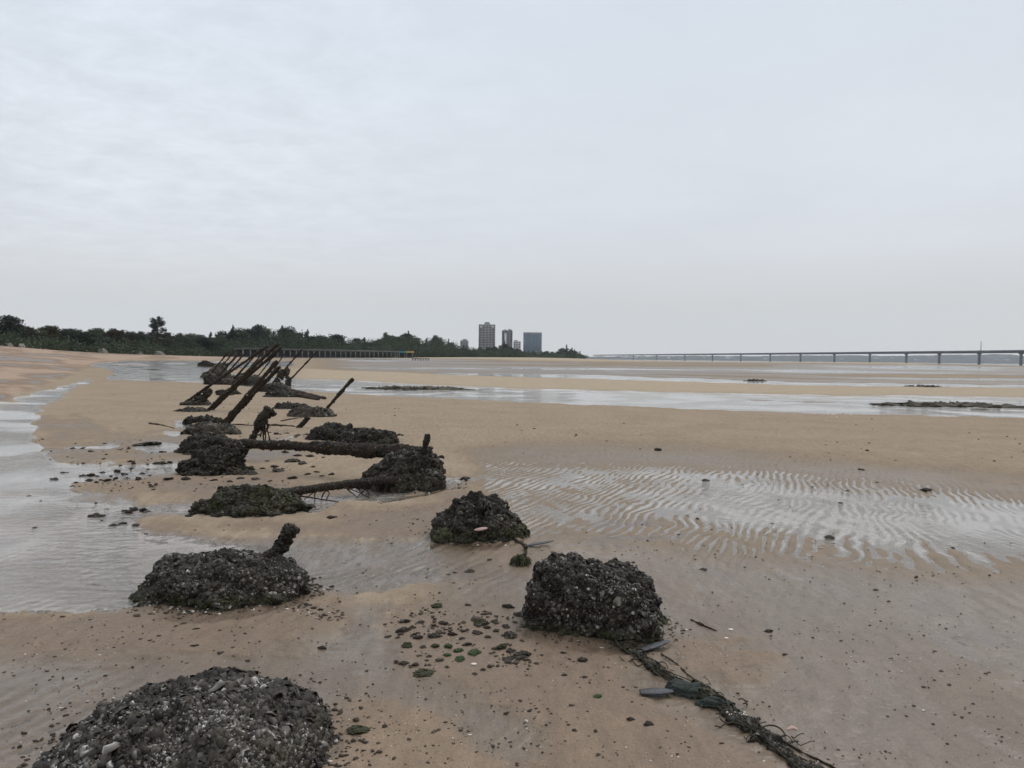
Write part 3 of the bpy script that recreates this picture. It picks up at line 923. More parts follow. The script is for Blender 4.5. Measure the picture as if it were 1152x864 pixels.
# ---- leaning iron stakes further up the beach
def stake(base, tips, label, width=.075, block=None, dy=.0, group=None, seed=0, lumps=(), name='beach_stake', rails=1, gap=6):
    """base/tip in picture points; stands on the sand at the base; leans seaward (right)"""
    g = ground_at(*base)
    t = thing(name, g, label, 'stake', group)
    YY = g.y
    tip = tips
    for k in range(rails):
        o = gap * k
        P = [at_depth(base[0] + o - 2, base[1] + 2, YY + .0 + .25 * k), at_depth(base[0] * .5 + tip[0] * .5 + o, base[1] * .5 + tip[1] * .5, YY + dy * .5 + .25 * k),
             at_depth(tip[0] + o * .7, tip[1] + o * 1.3, YY + dy + .25 * k)]
        P = local(t, P)
        Q = resample(P, 40)
        rr = width * .5 * (1 + .10 * noise2(np.linspace(0, 7, 40), np.full(40, seed + k), 5))
        rr[-1] *= .75
        mb = MB(); tube(mb, Q, rr, 8, .28, seed + k, .4, 7)
        # rail web and foot give it an I shaped section
        rl = link('rail', mb.mesh('rail', M_rail, True), t)
        V = mb.v[0]; Fq = mb.f[4][0]
        T = np.concatenate([Fq[:, [0, 1, 2]], Fq[:, [0, 2, 3]]])
        mc = MB(); scatter_shells(mc, V, T[:, ::-1], 700, .034, seed + 7 + k, zmin=-9, tilt=.8, bright=.5)
        link('oyster_crust', mc.mesh('oyster_crust', M_shell_b), rl)
    for (lx, ly, lw, lh) in lumps:      # crusted clumps hanging on the rail
        c = local(t, [at_depth(lx, ly, YY + dy * .3)])[0]
        V, F = rock_shape((lw / FPX * YY * .33, .11, lh / FPX * YY * .36), 2.0, seed + int(lx), 4, 0, .3)
        mb = MB(); mb.add(V + np.array(c), F)
        scatter_shells(mb, V + np.array(c), F, 350, .042, seed + int(ly), zmin=-9, bright=.5)
        link('oyster_clump', mb.mesh('oyster_clump', M_shell_b), t)
    if block:
        bx, by, bw, bh = block
        gb = ground_at(bx, by)
        V, F = rock_shape((bw / FPX * gb.y * .52, .32, bh / FPX * gb.y * 1.0), 2.5, seed + 31, 4, .15, .14)
        V = V + np.array(local(t, [gb])[0]) + np.array([0, .25, 0])
        mb = MB(); mb.add(V, F)
        scatter_shells(mb, V, F, 900, .05, seed + 3, zmin=-9, bright=.5)
        link('block', mb.mesh('block', M_shell_b), t)
    return t


stake((247, 481), (312, 406), 'thick double iron stake leaning right, nearest of the long leaning stakes', .085, (231, 490, 62, 10), seed=201, rails=2, gap=5)
stake((232, 463), (314, 386), 'longest leaning iron stake with its tip against the trees, base left of the nearest one', .085, (213, 464, 30, 3), seed=211, rails=2, gap=4, lumps=())
stake((203, 456), (302, 389), 'leaning iron stake with a flared foot, leftmost base of the long stakes', .085, (217, 457, 32, 4), seed=221, rails=1, lumps=((226, 449, 18, 12), (233, 442, 14, 12)))
stake((362, 466), (397, 426), 'single straight stake leaning right out of a low flat block, standing apart in the middle', .085, (347, 470, 48, 10), seed=231)
stake((307, 431), (340, 393), 'thin leaning stake with a shaggy two legged clump on its lower half', .075, (309, 440, 32, 8), seed=241, lumps=((316, 421, 12, 14), (323, 420, 6, 16), (312, 428, 8, 8)))
stake((320, 434), (357, 395), 'thin leaning stake with bare clean tip, right of the shaggy clumped one', .07, None, seed=251, lumps=((325, 429, 9, 12),))
stake((290, 424), (309, 399), 'short thin leaning stake with tip level with the beach strip, between the long stakes', .07, (283, 429, 22, 8), seed=261)
stake((300, 428), (320, 398), 'short thin stake just left of the shaggy clumped stake', .06, None, seed=266)
# smaller stake butts
g = ground_at(336, 482)
t = thing('beach_stake', g, 'short slanting stake end below the low flat block of the lone stake', 'stake')
P = local(t, path3([(335, 482, g.y), (341, 476, g.y), (347, 469, g.y)])); beam(t, P, .05, 271, 'rail', 300, .03, n=20)
# far cluster of stakes
far = [((240, 430), (270, 396), 'tall'), ((234, 424), (257, 396), 'a'), ((243, 420), (264, 395), 'b'), ((252, 424), (275, 398), 'c'), ((248, 416), (266, 402), 'd'), ((258, 432), (285, 402), 'e'), ((268, 428), (292, 402), 'f')]
for i, (b, tp, nm) in enumerate(far):
    stake(b, tp, 'dark leaning stake in the far crowded cluster at the left end of the row', .10 if i < 4 else .085, (b[0] - 2, b[1] + 1, 16, 7), seed=300 + 10 * i, group='stakes of the far cluster',
          lumps=((b[0] + 4, b[1] - 5, 9, 9),) if i % 2 == 0 else ())
# dark low blocks and slabs among them
slabs = [(308, 441, 34, 8, 'dark slab heap under the shaggy clumped stake'), (317, 447, 36, 6, 'second dark slab heap below the shaggy clumped stake'),
         (328, 460, 40, 5, 'low flat crusted slab above the low block of the lone stake'),
         (240, 433, 20, 9, 'dark mound at the foot of the far stake cluster'), (252, 445, 18, 5, 'flat dark slab between the bases of two long stakes'),
         (274, 433, 26, 9, 'dark mound behind the longest leaning stake'), (230, 476, 40, 5, 'long thin brown slab lying left of the nearest leaning stake'),
         (262, 444, 12, 5, 'small dark lump right of the flat slab between the long stakes'), (232, 412, 18, 6, 'far dark block left of the far stake cluster')]
for i, (px, py, w, h, lab) in enumerate(slabs):
    g = ground_at(px, py); w_ = w / FPX * g.y
    t = thing('crusted_slab', g, lab, 'slab')
    V, F = rock_shape((w_ * .52, min(.5, w_ * .4), h / FPX * g.y * .95), 2.4, 400 + i, 4, .15, .2)
    encrusted(t, V, F, 700, .06, 410 + i, .5, M_shell_b)
for i, (a, b, r, lab) in enumerate((((322, 441), (366, 450), .10, 'long fallen rail pointing right from the slab heaps'), ((326, 446), (358, 451), .10, 'shorter fallen rail just below the long fallen one'),
                                 ((168, 478), (196, 483), .02, 'thin dark stick lying left of the long brown slab'), ((252, 479), (286, 480), .022, 'thin dark stick lying right of the nearest leaning stake base'),
                                 ((300, 480), (332, 481), .025, 'thin dark stick left of the slanting stake end'), ((316, 475), (345, 470), .02, 'thin bent stick running up to the low flat block of the lone stake'))):
    ga, gb = ground_at(*a), ground_at(*b)
    t = thing('fallen_rail' if r > .05 else 'driftwood_stick', ga, lab, 'rail' if r > .05 else 'stick')
    mid = (ga + gb) / 2 + Vector((0, .1, .0))
    P = local(t, [ga + Vector((0, 0, r * .6)), mid + Vector((0, 0, r * .5)), gb + Vector((0, 0, r * .3))])
    Q = resample(P, 24)
    mb = MB(); tube(mb, Q, np.linspace(r, r * .6, 24), 8, .5, 500 + i, .4, 8)
    link('rail' if r > .05 else 'stick', mb.mesh('rail', M_rail, True), t)

M_mud = simple_mat('dark weedy mud', (.075, .068, .052), (.125, .112, .09), 1.5, .95, .5, 12, .1)
for (px, py, w_, h_, lab) in ((470, 437.6, 105, 1.6, 'long dark weedy mud bank in the water channel right of the lone stake'), (1062, 456.5, 130, 1.5, 'dark weedy mud bank in the wide water channel near the right edge'),
                              (1042, 435.6, 38, .8, 'short dark mud bank in the narrow far channel at right'), (850, 428.6, 20, .7, 'small dark mud bank in the narrow far channel, right of centre')):
    g = ground_at(px, py); wm = w_ / FPX * g.y
    V, F = rock_shape((wm / 2, wm * .16, h_ / FPX * g.y * .13), 2., int(px), 5, 0, .45)
    V[:, 1] += .10 * V[:, 0] * -1 + wm * .03 * noise2(V[:, 0] / wm * 7, np.zeros(len(V)), int(px))
    V[:, 2] = np.maximum(V[:, 2], -.05)
    mb = MB(); mb.add(V, F); tag(link('mud_bank', mb.mesh('mud_bank', M_mud, True), None, (g.x, g.y, float(macro(np.array([g.x]), np.array([g.y]))[0]))), lab, 'mud bank')

# ---------------------------------------------------------------- stones
def stone_mesh(seed, rough=.42):
    V, F = ico(4)
    B = V * (1 + rough * fbm3(V + seed * 2.1, 1.6, 4, seed))[:, None]
    B += V * (.22 * np.abs(fbm3(V + seed, 4., 4, seed + 4)) - .05)[:, None]
    B *= (.5, .40, .28)
    mb = MB(); mb.add(B, F)
    return mb


def clump_mesh(seed, mat):
    """stone hidden under a tuft of algae"""
    mb = stone_mesh(seed)
    V = mb.v[0]; F = mb.f[3][0]
    scatter_shells(mb, V, F, 420, .15, seed, zmin=-9, tilt=1.8)
    return mb


stone_me = [stone_mesh(700 + i).mesh('stone', M_stone, i % 2 == 0) for i in range(6)]
for i in range(3):
    mb = stone_mesh(720 + i); scatter_shells(mb, mb.v[0], mb.f[3][0], 220, .16, i, zmin=-9, bright=.9)
    stone_me.append(mb.mesh('stone', M_shell_b))
red_me = [stone_mesh(740 + i, .35).mesh('stone', M_stone_red, False) for i in range(2)]
algae_me = [clump_mesh(760 + i, None).mesh('algae_clump', M_green) for i in range(2)]
weed_me = [clump_mesh(780 + i, None).mesh('weed_clump', M_weed) for i in range(2)]
n_st = 0


def stone(px, py, w, label, group=None, kind='s', name='stone', cat='stone', flat=1.):
    global n_st
    g = ground_at(px, py)
    me = {'s': stone_me, 'r': red_me + stone_me[6:], 'g': algae_me, 'w': weed_me}[kind]
    o = link(name, me[n_st % len(me)], None)
    n_st += 1
    s = w / FPX * g.y * (.95 if py < 600 else .78)
    o.scale = (s, s * random.uniform(.8, 1.2), s * flat * random.uniform(.6, .9))
    o.location = (g.x, g.y + s * .3, g.z + s * (.10 if py < 600 else .03) * flat)
    o.rotation_euler = (random.uniform(-.25, .25), random.uniform(-.25, .25), random.choice((-1, 1)) * random.uniform(0, .5))
    return tag(o, label, cat, group)


left_st = [(55, 517, 5), (56, 528, 9), (72, 532, 10), (79, 526, 6), (60, 540, 12), (95, 526, 5), (101, 535, 8), (92, 536, 10), (115, 532, 6), (109, 536, 6), (131, 531, 10), (139, 534, 9), (99, 541, 10),
           (119, 543, 9), (129, 540, 6), (159, 533, 6), (155, 541, 9), (113, 586, 5), (79, 573, 4), (104, 571, 6), (119, 573, 7), (38, 594, 8), (44, 564, 8), (56, 558, 5), (31, 558, 6),
           (35, 537, 3), (35, 541, 3), (163, 601, 8), (117, 500, 5), (81, 506, 5), (92, 506, 6), (181, 511, 6), (198, 511, 9), (211, 513, 7), (183, 522, 8), (146, 521, 6), (175, 522, 10), (135, 524, 5),
           (188, 542, 12), (208, 542, 10), (165, 523, 6), (190, 521, 7), (85, 545, 5), (108, 544, 5), (150, 523, 5), (68, 522, 4), (124, 536, 5), (96, 533, 4), (87, 569, 5), (138, 570, 5), (30, 520, 4), (50, 548, 4)]
for s_ in left_st:
    stone(s_[0], s_[1], s_[2] * .85, 'small dark stone in the shallow stream among other stones, left of the beams', 'stones in the shallow stream')
for i in range(45):
    px, py = random.gauss(112, 38), random.gauss(533, 15)
    stone(px, py, random.uniform(2.0, 4.5), 'small dark stone in the shallow stream among other stones, left of the beams', 'stones in the shallow stream')
stone(105, 582, 18, 'flat dark stone in the stream, upper left of two round stones', None, 's', flat=.6)
stone(127, 592, 9.5, 'left one of two round dark stones side by side in the stream')
stone(137, 590, 9.5, 'right one of two round dark stones side by side in the stream')
stone(153, 592, 11, 'dark stone at the tip of a sand bar right of two round stones', flat=.7)
for s_ in ((139, 575, 6), (144, 577, 8), (150, 574, 9), (159, 575, 9), (166, 575, 5), (147, 572, 5)):
    stone(*s_, 'dark stone in the little row above the two round stones', 'little row of stones in the stream')
stone(160, 501, 26, 'flat dark patch of stone left of the flat oyster mound', None, 's', flat=.3)
stone(211, 583, 8, 'small dark stone at the left tip of the shaggy weed mound')
stone(223, 580, 10, 'round dark stone touching the left end of the shaggy weed mound')
for s_ in ((63, 649, 5), (39, 657, 10), (51, 657, 3), (51, 662, 3), (66, 681, 6), (18, 678, 9), (10, 681, 4), (44, 680, 4), (58, 698, 4), (70, 698, 7)):
    stone(*s_, 'small dark stone at the edge of the still pool, far left foreground', 'stones by the still pool', flat=.6)
mid_st = [(334, 515, 8), (348, 516, 9), (339, 524, 9), (356, 534, 6), (321, 511, 7), (327, 522, 14), (338, 525, 6), (308, 528, 9), (312, 533, 14), (300, 521, 5), (282, 536, 12), (327, 541, 11),
          (288, 542, 9), (221, 513, 6), (345, 536, 7), (362, 538, 6), (372, 537, 8), (318, 530, 5), (295, 530, 5), (352, 528, 5), (303, 544, 5), (270, 541, 7), (258, 545, 6), (240, 543, 7)]
for s_ in mid_st:
    stone(*s_, 'small dark stone on the sand between the two long beams', 'stones between the beams', flat=.7)
for s_ in ((311, 490, 8), (333, 491, 11), (290, 491, 8), (322, 489, 5), (345, 490, 6), (303, 488, 4)):
    stone(*s_, 'dark stone on the sand behind the rear beam, right of the shaggy stake', 'stones behind the rear beam', flat=.7)
stone(373, 586, 13, 'flat reddish stone on the sand bar right of the shaggy weed mound', None, 'r', flat=.7)
stone(523, 540, 10, 'dark stone in a small puddle right of the large block', flat=.7)
stone(496, 517, 6, 'tiny round stone on the sand right of the stub on the large block')
stone(450, 492, 7, 'small flat stone on the sand right of the flat topped block', None, 'r', flat=.6)
stone(741, 508, 10, 'square dark stone on the tan sand above the ripples')
for s_ in ((970, 530, 8), (1043, 553, 11)):
    stone(*s_, 'dark stone at the upper edge of the ripples, far right', 'stones at the upper edge of the ripples', flat=.75)
stone(934, 606, 14, 'largest dark flat stone on the rippled flat at right', flat=.6)
stone(791, 643, 10, 'brown flat stone on wet sand just below the ripples', flat=.5)
stone(865, 713, 11, 'dark flat stone alone on the wet sand right of the tall block', flat=.7)
stone(1074, 617, 7, 'dark slanting stone on the ripples near the right edge', flat=.7)
for s_ in ((953, 552, 5), (914, 548, 4), (764, 602, 5), (870, 589, 5), (946, 566, 5), (774, 581, 3), (914, 627, 4), (986, 666, 6), (794, 541, 8), (836, 545, 3), (876, 562, 3), (1014, 583, 3), (1090, 598, 4), (1138, 611, 4),
           (838, 640, 4), (905, 700, 3), (1060, 758, 5), (1040, 776, 6), (946, 723, 4), (1095, 796, 5), (1001, 757, 4), (660, 600, 4)):
    stone(*s_, 'tiny dark stone scattered on the wet flat at right', 'tiny stones on the right flat', flat=.7)
# stones and weed at the foot of the blocks
deb = [(160, 255, 80, 's'), (165, 205, 60, 'r'), (235, 300, 70, 's'), (180, 345, 70, 'w'), (330, 290, 80, 'r'), (330, 340, 60, 'w'), (265, 345, 40, 's'), (370, 215, 80, 'r'), (425, 275, 60, 'r'), (250, 210, 50, 's'),
       (405, 345, 60, 'g'), (460, 365, 62, 'g'), (400, 390, 55, 'g'), (465, 415, 66, 'g'), (545, 380, 85, 'g'), (580, 225, 90, 'w'), (650, 205, 60, 's'), (560, 270, 70, 's'), (610, 240, 50, 's'), (730, 290, 90, 'r'),
       (715, 235, 60, 's'), (690, 345, 70, 'w'), (740, 365, 60, 's'), (800, 390, 95, 's'), (725, 410, 70, 's'), (400, 455, 30, 'r'), (75, 275, 50, 's'), (130, 290, 30, 's'),
       (590, 468, 40, 's'), (545, 490, 36, 's'), (165, 430, 55, 's'), (210, 240, 40, 's'), (500, 330, 60, 's'), (770, 200, 40, 's'), (480, 300, 40, 'r'), (270, 350, 40, 's'), (620, 290, 40, 'r'), (300, 395, 40, 's'), (660, 260, 40, 'w'), (350, 250, 36, 's'), (480, 255, 40, 's'), (215, 275, 36, 's')]
for (x, y, w, k) in deb:
    lab = {'s': 'dark stone in the patch of rubble left of the tall block', 'r': 'reddish brown stone in the patch of rubble left of the tall block',
           'g': 'bright green algae clump in the rubble left of the tall block', 'w': 'olive weed clump in the rubble left of the tall block'}[k]
    grp = {'s': 'dark stones of the rubble patch', 'r': 'reddish stones of the rubble patch', 'g': 'green algae clumps of the rubble patch', 'w': 'olive weed clumps of the rubble patch'}[k]
    stone(420 + x / 4.8, 660 + y / 4.8 + 2, w / 4.8, lab, grp, k, {'s': 'stone', 'r': 'stone', 'g': 'algae_clump', 'w': 'weed_clump'}[k], 'stone' if k in 'sr' else 'seaweed', flat=.8)
stone(476, 763, 28, 'flat brown weedy clump at the front edge of the rubble patch', None, 'w', 'weed_clump', 'seaweed', .5)
stone(491, 687, 15, 'greenish stone alone behind the rubble patch, on the left', None, 'w', 'weed_clump', 'seaweed', .8)
stone(526, 686, 9, 'small dark stone behind the rubble patch, in its middle')
stone(572, 687, 14, 'dark weedy stone touching the left side of the tall block', None, 's')
stone(529, 645, 14, 'flat dark stone in the wet channel in front of the cone shaped block', flat=.5)
stone(655, 749, 14, 'dark stone on the sand just in front of the tall block')
stone(634, 739, 8, 'small dark stone between the rubble patch and the tall block front', flat=.6)
for s_ in ((658, 768, 7), (635, 764, 7), (569, 806, 8), (595, 806, 6), (603, 803, 5), (501, 816, 5), (511, 819, 4), (646, 830, 7), (640, 822, 5)):
    stone(*s_, 'tiny dark stone on the brown sand in front of the rubble patch', 'tiny stones in front of the rubble', flat=.8)
stone(402, 826, 32, 'flat brown weed clump on wet sand right of the nearest block', None, 'w', 'weed_clump', 'seaweed', .5)
stone(362, 733, 10, 'reddish oblong stone on the sand right of the low domed block', None, 'r')
for s_ in ((345, 686, 8), (352, 691, 7), (360, 693, 9), (364, 699, 6), (336, 688, 5)):
    stone(*s_, 'small brown stone beside the right foot of the low domed block', 'stones beside the low domed block', 'r')
for s_ in ((201, 700, 8), (205, 708, 8), (198, 711, 6), (220, 714, 8), (178, 722, 7), (168, 727, 6), (218, 733, 11), (248, 741, 10), (262, 735, 6), (278, 747, 8), (246, 715, 5), (275, 719, 5)):
    stone(*s_, 'small dark weed scrap on the brown sand in front of the low domed block', 'weed scraps before the low domed block', 's', 'weed_scrap', 'seaweed', .45)
stone(672, 790, 13, 'small green weed tuft on the sand below the tall block', None, 'g', 'algae_clump', 'seaweed', .5)
stone(730, 823, 13, 'small dark stone with white flecks left of the trailing net', None, 's')
stone(710, 817, 10, 'reddish small stone left of the trailing net', None, 'r')

# ---------------------------------------------------------------- net, rope, dark shell plates
g = ground_at(690, 722)
t = thing('fishing_net', g, 'tangled dark olive net trailing from the foot of the tall block to the bottom edge', 'net')
cl = [ground_at(*p) for p in ((672, 690), (690, 716), (712, 738), (742, 760), (776, 780), (806, 794), (842, 822), (880, 850), (915, 880), (960, 930))]
cl[0] = at_depth(676, 672, cl[1].y + .08)
C = resample([tuple(p) for p in cl], 120)
Lc = C - np.array(g)
wid = np.interp(np.linspace(0, 1, 120), [0, .12, .3, .42, .52, .7, 1], [.012, .026, .028, .032, .046, .034, .03])
mb = MB()
body = Lc + np.c_[np.zeros(120), np.zeros(120), np.full(120, .004)]
tube(mb, body[10:], (wid * (.9 + .45 * noise2(np.linspace(0, 14, 120), np.zeros(120), 4)))[10:], 12, .9, 77, .35, 22, .55)
Vb = mb.v[0]; Fb = mb.f[4][0]; scatter_shells(mb, Vb, np.concatenate([Fb[:, [0, 1, 2]], Fb[:, [0, 2, 3]]])[:, ::-1], 2600, .016, 78, zmin=-9, tilt=1.6, bright=.7)
link('net_bundle', mb.mesh('net_bundle', M_shell_b, True), t)
mb = MB()
tang = np.gradient(C, axis=0); tang /= np.linalg.norm(tang, axis=1)[:, None]
side = np.cross(tang, [0, 0, 1.])
for k in range(54):
    a = random.randint(0, 95); n = random.randint(14, 46); b = min(119, a + n)
    if b - a < 8: continue
    idx = np.arange(a, b); s = np.linspace(0, 1, len(idx))
    o1, o2 = random.gauss(0, .55), random.gauss(0, .6)
    off = (o1 + (o2 - o1) * s + .6 * np.sin(s * random.uniform(4, 16) + random.uniform(0, 6))) * wid[idx]
    hgt = .008 + np.abs(wid[idx] * random.uniform(.1, .6)) * np.sin(np.pi * s)
    Q = Lc[idx] + side[idx] * off[:, None]; Q[:, 2] += hgt
    tube(mb, Q, random.uniform(.0016, .0045), 5, .2, k, random.random() * .8 + .2, 60)
# loose loops lying beside the bundle
for k in range(46):
    i = random.randint(15, 112); c = Lc[i] + side[i] * random.gauss(0, 1.2) * wid[i]
    rr = random.uniform(.02, .07); ph = random.uniform(0, 6); a = np.linspace(ph, ph + random.uniform(2, 6), 22)
    Q = np.c_[c[0] + rr * np.cos(a), c[1] + rr * .8 * np.sin(a), np.full(22, c[2] + .006) + .02 * np.abs(np.sin(a * 1.5))]
    tube(mb, Q, random.uniform(.0018, .0035), 5, 0, 0, random.random())
link('net_strands', tag(mb.mesh('net_strands', M_net, True), None) if False else mb.mesh('net_strands', M_net, True), t)
mb = MB()
c = at_depth(832, 808, ground_at(832, 812).y) - g
for k in range(40):
    V, F = ico(2); q = np.array(c) + np.array([random.gauss(0, .018), random.gauss(0, .014), random.uniform(-.005, .022)])
    mb.add(V * random.uniform(.003, .0075) + q, F, random.uniform(.7, 1))
link('barnacles', mb.mesh('barnacles', M_grit, True), t)
# torn dark cloth caught in the net
V, F = rock_shape((.13, .06, .035), 2.2, 88, 5, 0, .5)
for (px, py, sd, sx) in ((770, 783, 88, 1.), (806, 797, 90, .9), (790, 787, 91, .8)):
    V, F = rock_shape((.075 * sx, .035, .02), 2.2, sd, 5, 0, .4, rz=-.5)
    q = ground_at(px, py) - g
    mb = MB(); mb.add(V + np.array(q) + (0, 0, .012), F)
    link('torn_cloth', mb.mesh('torn_cloth', simple_mat('torn cloth', (.016, .022, .018), (.05, .062, .054), 14, .8, .5, 70), True), t)

ga = ground_at(745, 743)
t = thing('rope', ga, 'thin dark rope lying on the sand along the right side of the net', 'rope')
P = [ground_at(*p) - ga + Vector((0, 0, .006)) for p in ((744, 742), (760, 754), (778, 766), (795, 776), (812, 788), (838, 808), (870, 832), (905, 852), (935, 866), (990, 900))]
Q = resample([tuple(p) for p in P], 90); Q[:, 0] += .004 * noise2(np.linspace(0, 20, 90), np.zeros(90), 7)
mb = MB(); tube(mb, Q, .0042, 6, .5, 5, .4, 60)
link('strand', mb.mesh('strand', M_rope, True), t)
mb = MB()
for i in (14, 26, 27, 47, 60):
    V, F = ico(2); mb.add(V * .009 + Q[i], F)
link('knot', mb.mesh('knot', M_rope, True), t)
ga = ground_at(778, 700)
t = thing('rope', ga, 'short dark rope end on wet sand right of the tall block', 'rope')
P = [ground_at(*p) - ga + Vector((0, 0, .004)) for p in ((777, 699), (786, 703), (795, 707), (806, 712))]
Q = resample([tuple(p) for p in P], 30)
mb = MB(); tube(mb, Q, .004, 6, .6, 5, .4, 60); tube(mb, Q[9:15], .008, 6, .5, 3); link('strand', mb.mesh('strand', M_rope, True), t)
ga = ground_at(572, 604)
t = thing('rope', ga, 'dark rope running from the cone shaped block down to the green tuft', 'rope')
P = [at_depth(562, 600, ga.y + .1) - ga] + [ground_at(*p) - ga + Vector((0, 0, .012)) for p in ((574, 605), (583, 611), (590, 616), (592, 624), (586, 630))]
Q = resample([tuple(p) for p in P], 40)
mb = MB(); tube(mb, Q, .011, 7, .6, 5, .4, 40); link('strand', mb.mesh('strand', M_rope, True), t)
mb = MB(); tube(mb, Q[26:31] + (0, 0, .02), .013, 7, .4, 3); link('knot', mb.mesh('knot', M_rope, True), t)

g = ground_at(586, 636)
t = thing('seaweed_tuft', g, 'small round olive green seaweed tuft in the wet channel between two blocks', 'seaweed')
mb = MB(); V, F = rock_shape((.05, .045, .05), 2, 95, 4, 0, .3); mb.add(V + (0, 0, .02), F)
link('clump', mb.mesh('clump', M_weed, True), t)
mb = MB()
for k in range(160):
    d = Vector((random.gauss(0, 1), random.gauss(0, 1), abs(random.gauss(0, 1)) + .1)).normalized()
    a = Vector((d.x * .03, d.y * .03, .015 + d.z * .03)); b = a + d * random.uniform(.02, .05); c = b + Vector((d.x * .02, d.y * .02, -.03))
    tube(mb, resample([a, b, c], 6), .0024, 4, 0, 0, random.random(), cap=False)
link('fronds', mb.mesh('fronds', M_weed, True), t)

def plate(pts, wid_, label, name='dark_shell', thick=.012, lift=.02):
    a, b = ground_at(*pts[0]), ground_at(*pts[1])
    g = a.copy(); o = thing(name, g, label, 'shell')
    n = 24; s = np.linspace(0, 1, n)
    P = np.array([(b - a) * q for q in s]); P[:, 2] += .012 + lift * s
    prof = np.sin(np.pi * np.clip(s * .86 + .1, 0, 1)) ** .55
    mb = MB(); tube(mb, P, wid_ * prof, 14, .12, 5, .4, 14, .32)
    link('valve', mb.mesh('valve', M_blade, True), o)
    return o


plate(((716, 738), (753, 732)), .030, 'dark pointed blade of shell lying right of the foot of the tall block')
plate(((720, 787), (757, 786)), .036, 'dark rounded blade of shell sticking out left of the net', lift=.012)
plate(((592, 617), (623, 615)), .028, 'blue grey blade of shell on wet sand behind the tall block', lift=.03)
g = ground_at(891, 836)
o = thing('pale_shell', g, 'small pale pinkish shell lying on the net near the bottom edge', 'shell')
mb = MB(); V, F = ico(3); V = V * (.026, .012, .007); V[:, 2] += .004 * np.cos(V[:, 0] * 120); mb.add(V + (0, 0, .05), F, .95)
link('valve', mb.mesh('valve', bpy.data.materials['pink shell'], True), o)
for (px, py, w, lab) in ((533, 752, 7, 'small white shell in front of the green algae clumps'), (822, 711, 6, 'small white shell on wet sand right of the short rope end'), (577, 716, 4, 'tiny white shell inside the rubble patch'),
                         (817, 724, 5, 'tiny pale shell on sand near the drained mound right of the tall block')):
    g = ground_at(px, py); o = thing('pale_shell', g, lab, 'shell')
    V, F = ico(3); s = w / FPX * g.y * .5; V = V * (s, s * .7, s * .35)
    mb = MB(); mb.add(V + (0, 0, s * .2), F, .97); link('valve', mb.mesh('valve', M_grit, True), o)

# ---------------------------------------------------------------- shell bits and grit no one could count
def grit(name, regions, mat, tone, seed, rings=()):
    rg = np.random.default_rng(seed)
    mb = MB()
    for (x0, y0, x1, y1, n, s0, s1) in regions:
        px = rg.uniform(x0, x1, n * 3); py = y0 + (y1 - y0) * rg.random(n * 3) ** 1.0
        cl = fbm2(px / 40., py / 14., 3, seed)
        keep = np.argsort(-(cl + rg.normal(0, .35, n * 3)))[:n]
        px, py = px[keep], py[keep]
        d = _F[None] + ((px - 576) / FPX)[:, None] * _R + ((432 - py) / FPX)[:, None] * _U
        tt = EYE / -d[:, 2]
        x, y = d[:, 0] * tt, d[:, 1] * tt
        z = macro(x, y); ppx, ppy = project(x, y, z); r = relief(x, y, ppx, ppy)[0]
        ok = r > -.012
        x, y, z = x[ok], y[ok], (z + r)[ok]; m = len(x)
        sz = rg.uniform(s0, s1, m) * np.exp(rg.normal(0, .3, m))
        V, F = ico(1)
        k = len(V)
        jit = 1 + .3 * rg.normal(0, 1, (m, k))
        sc = np.stack([rg.uniform(.7, 1.3, m), rg.uniform(.5, 1.1, m), rg.uniform(.25, .6, m)], 1)
        Q = V[None] * jit[..., None] * sc[:, None] * sz[:, None, None] * .5
        an = rg.uniform(0, 6.28, m); c, s = np.cos(an)[:, None], np.sin(an)[:, None]
        Q = np.stack([Q[..., 0] * c - Q[..., 1] * s, Q[..., 0] * s + Q[..., 1] * c, Q[..., 2]], -1)
        Q += np.stack([x, y, z + sz * .1], 1)[:, None]
        sh = np.repeat(np.clip(tone(rg, m), 0, 1), k)
        mb.add(Q.reshape(-1, 3), (np.arange(m)[:, None, None] * k + F[None]).reshape(-1, 3), sh)
    for (bx, by, rx, ry, n, s0, s1) in rings:          # bits fallen round the foot of a block
        an = rg.uniform(0, 6.28, n); q = 1.0 + np.abs(rg.normal(0, .16, n))
        x, y = bx + rx * q * np.cos(an), by + ry * q * np.sin(an); z = macro(x, y); ppx, ppy = project(x, y, z); z = z + relief(x, y, ppx, ppy)[0]
        V, F = ico(1); k = len(V); sz = rg.uniform(s0, s1, n)
        Q = V[None] * (1 + .3 * rg.normal(0, 1, (n, k)))[..., None] * np.stack([rg.uniform(.7, 1.3, n), rg.uniform(.5, 1.1, n), rg.uniform(.3, .7, n)], 1)[:, None] * sz[:, None, None] * .5 + np.stack([x, y, z + sz * .08], 1)[:, None]
        mb.add(Q.reshape(-1, 3), (np.arange(n)[:, None, None] * k + F[None]).reshape(-1, 3), np.repeat(np.clip(tone(rg, n), 0, 1), k))
    return tag(link(name, mb.mesh(name, mat)), kind='stuff')


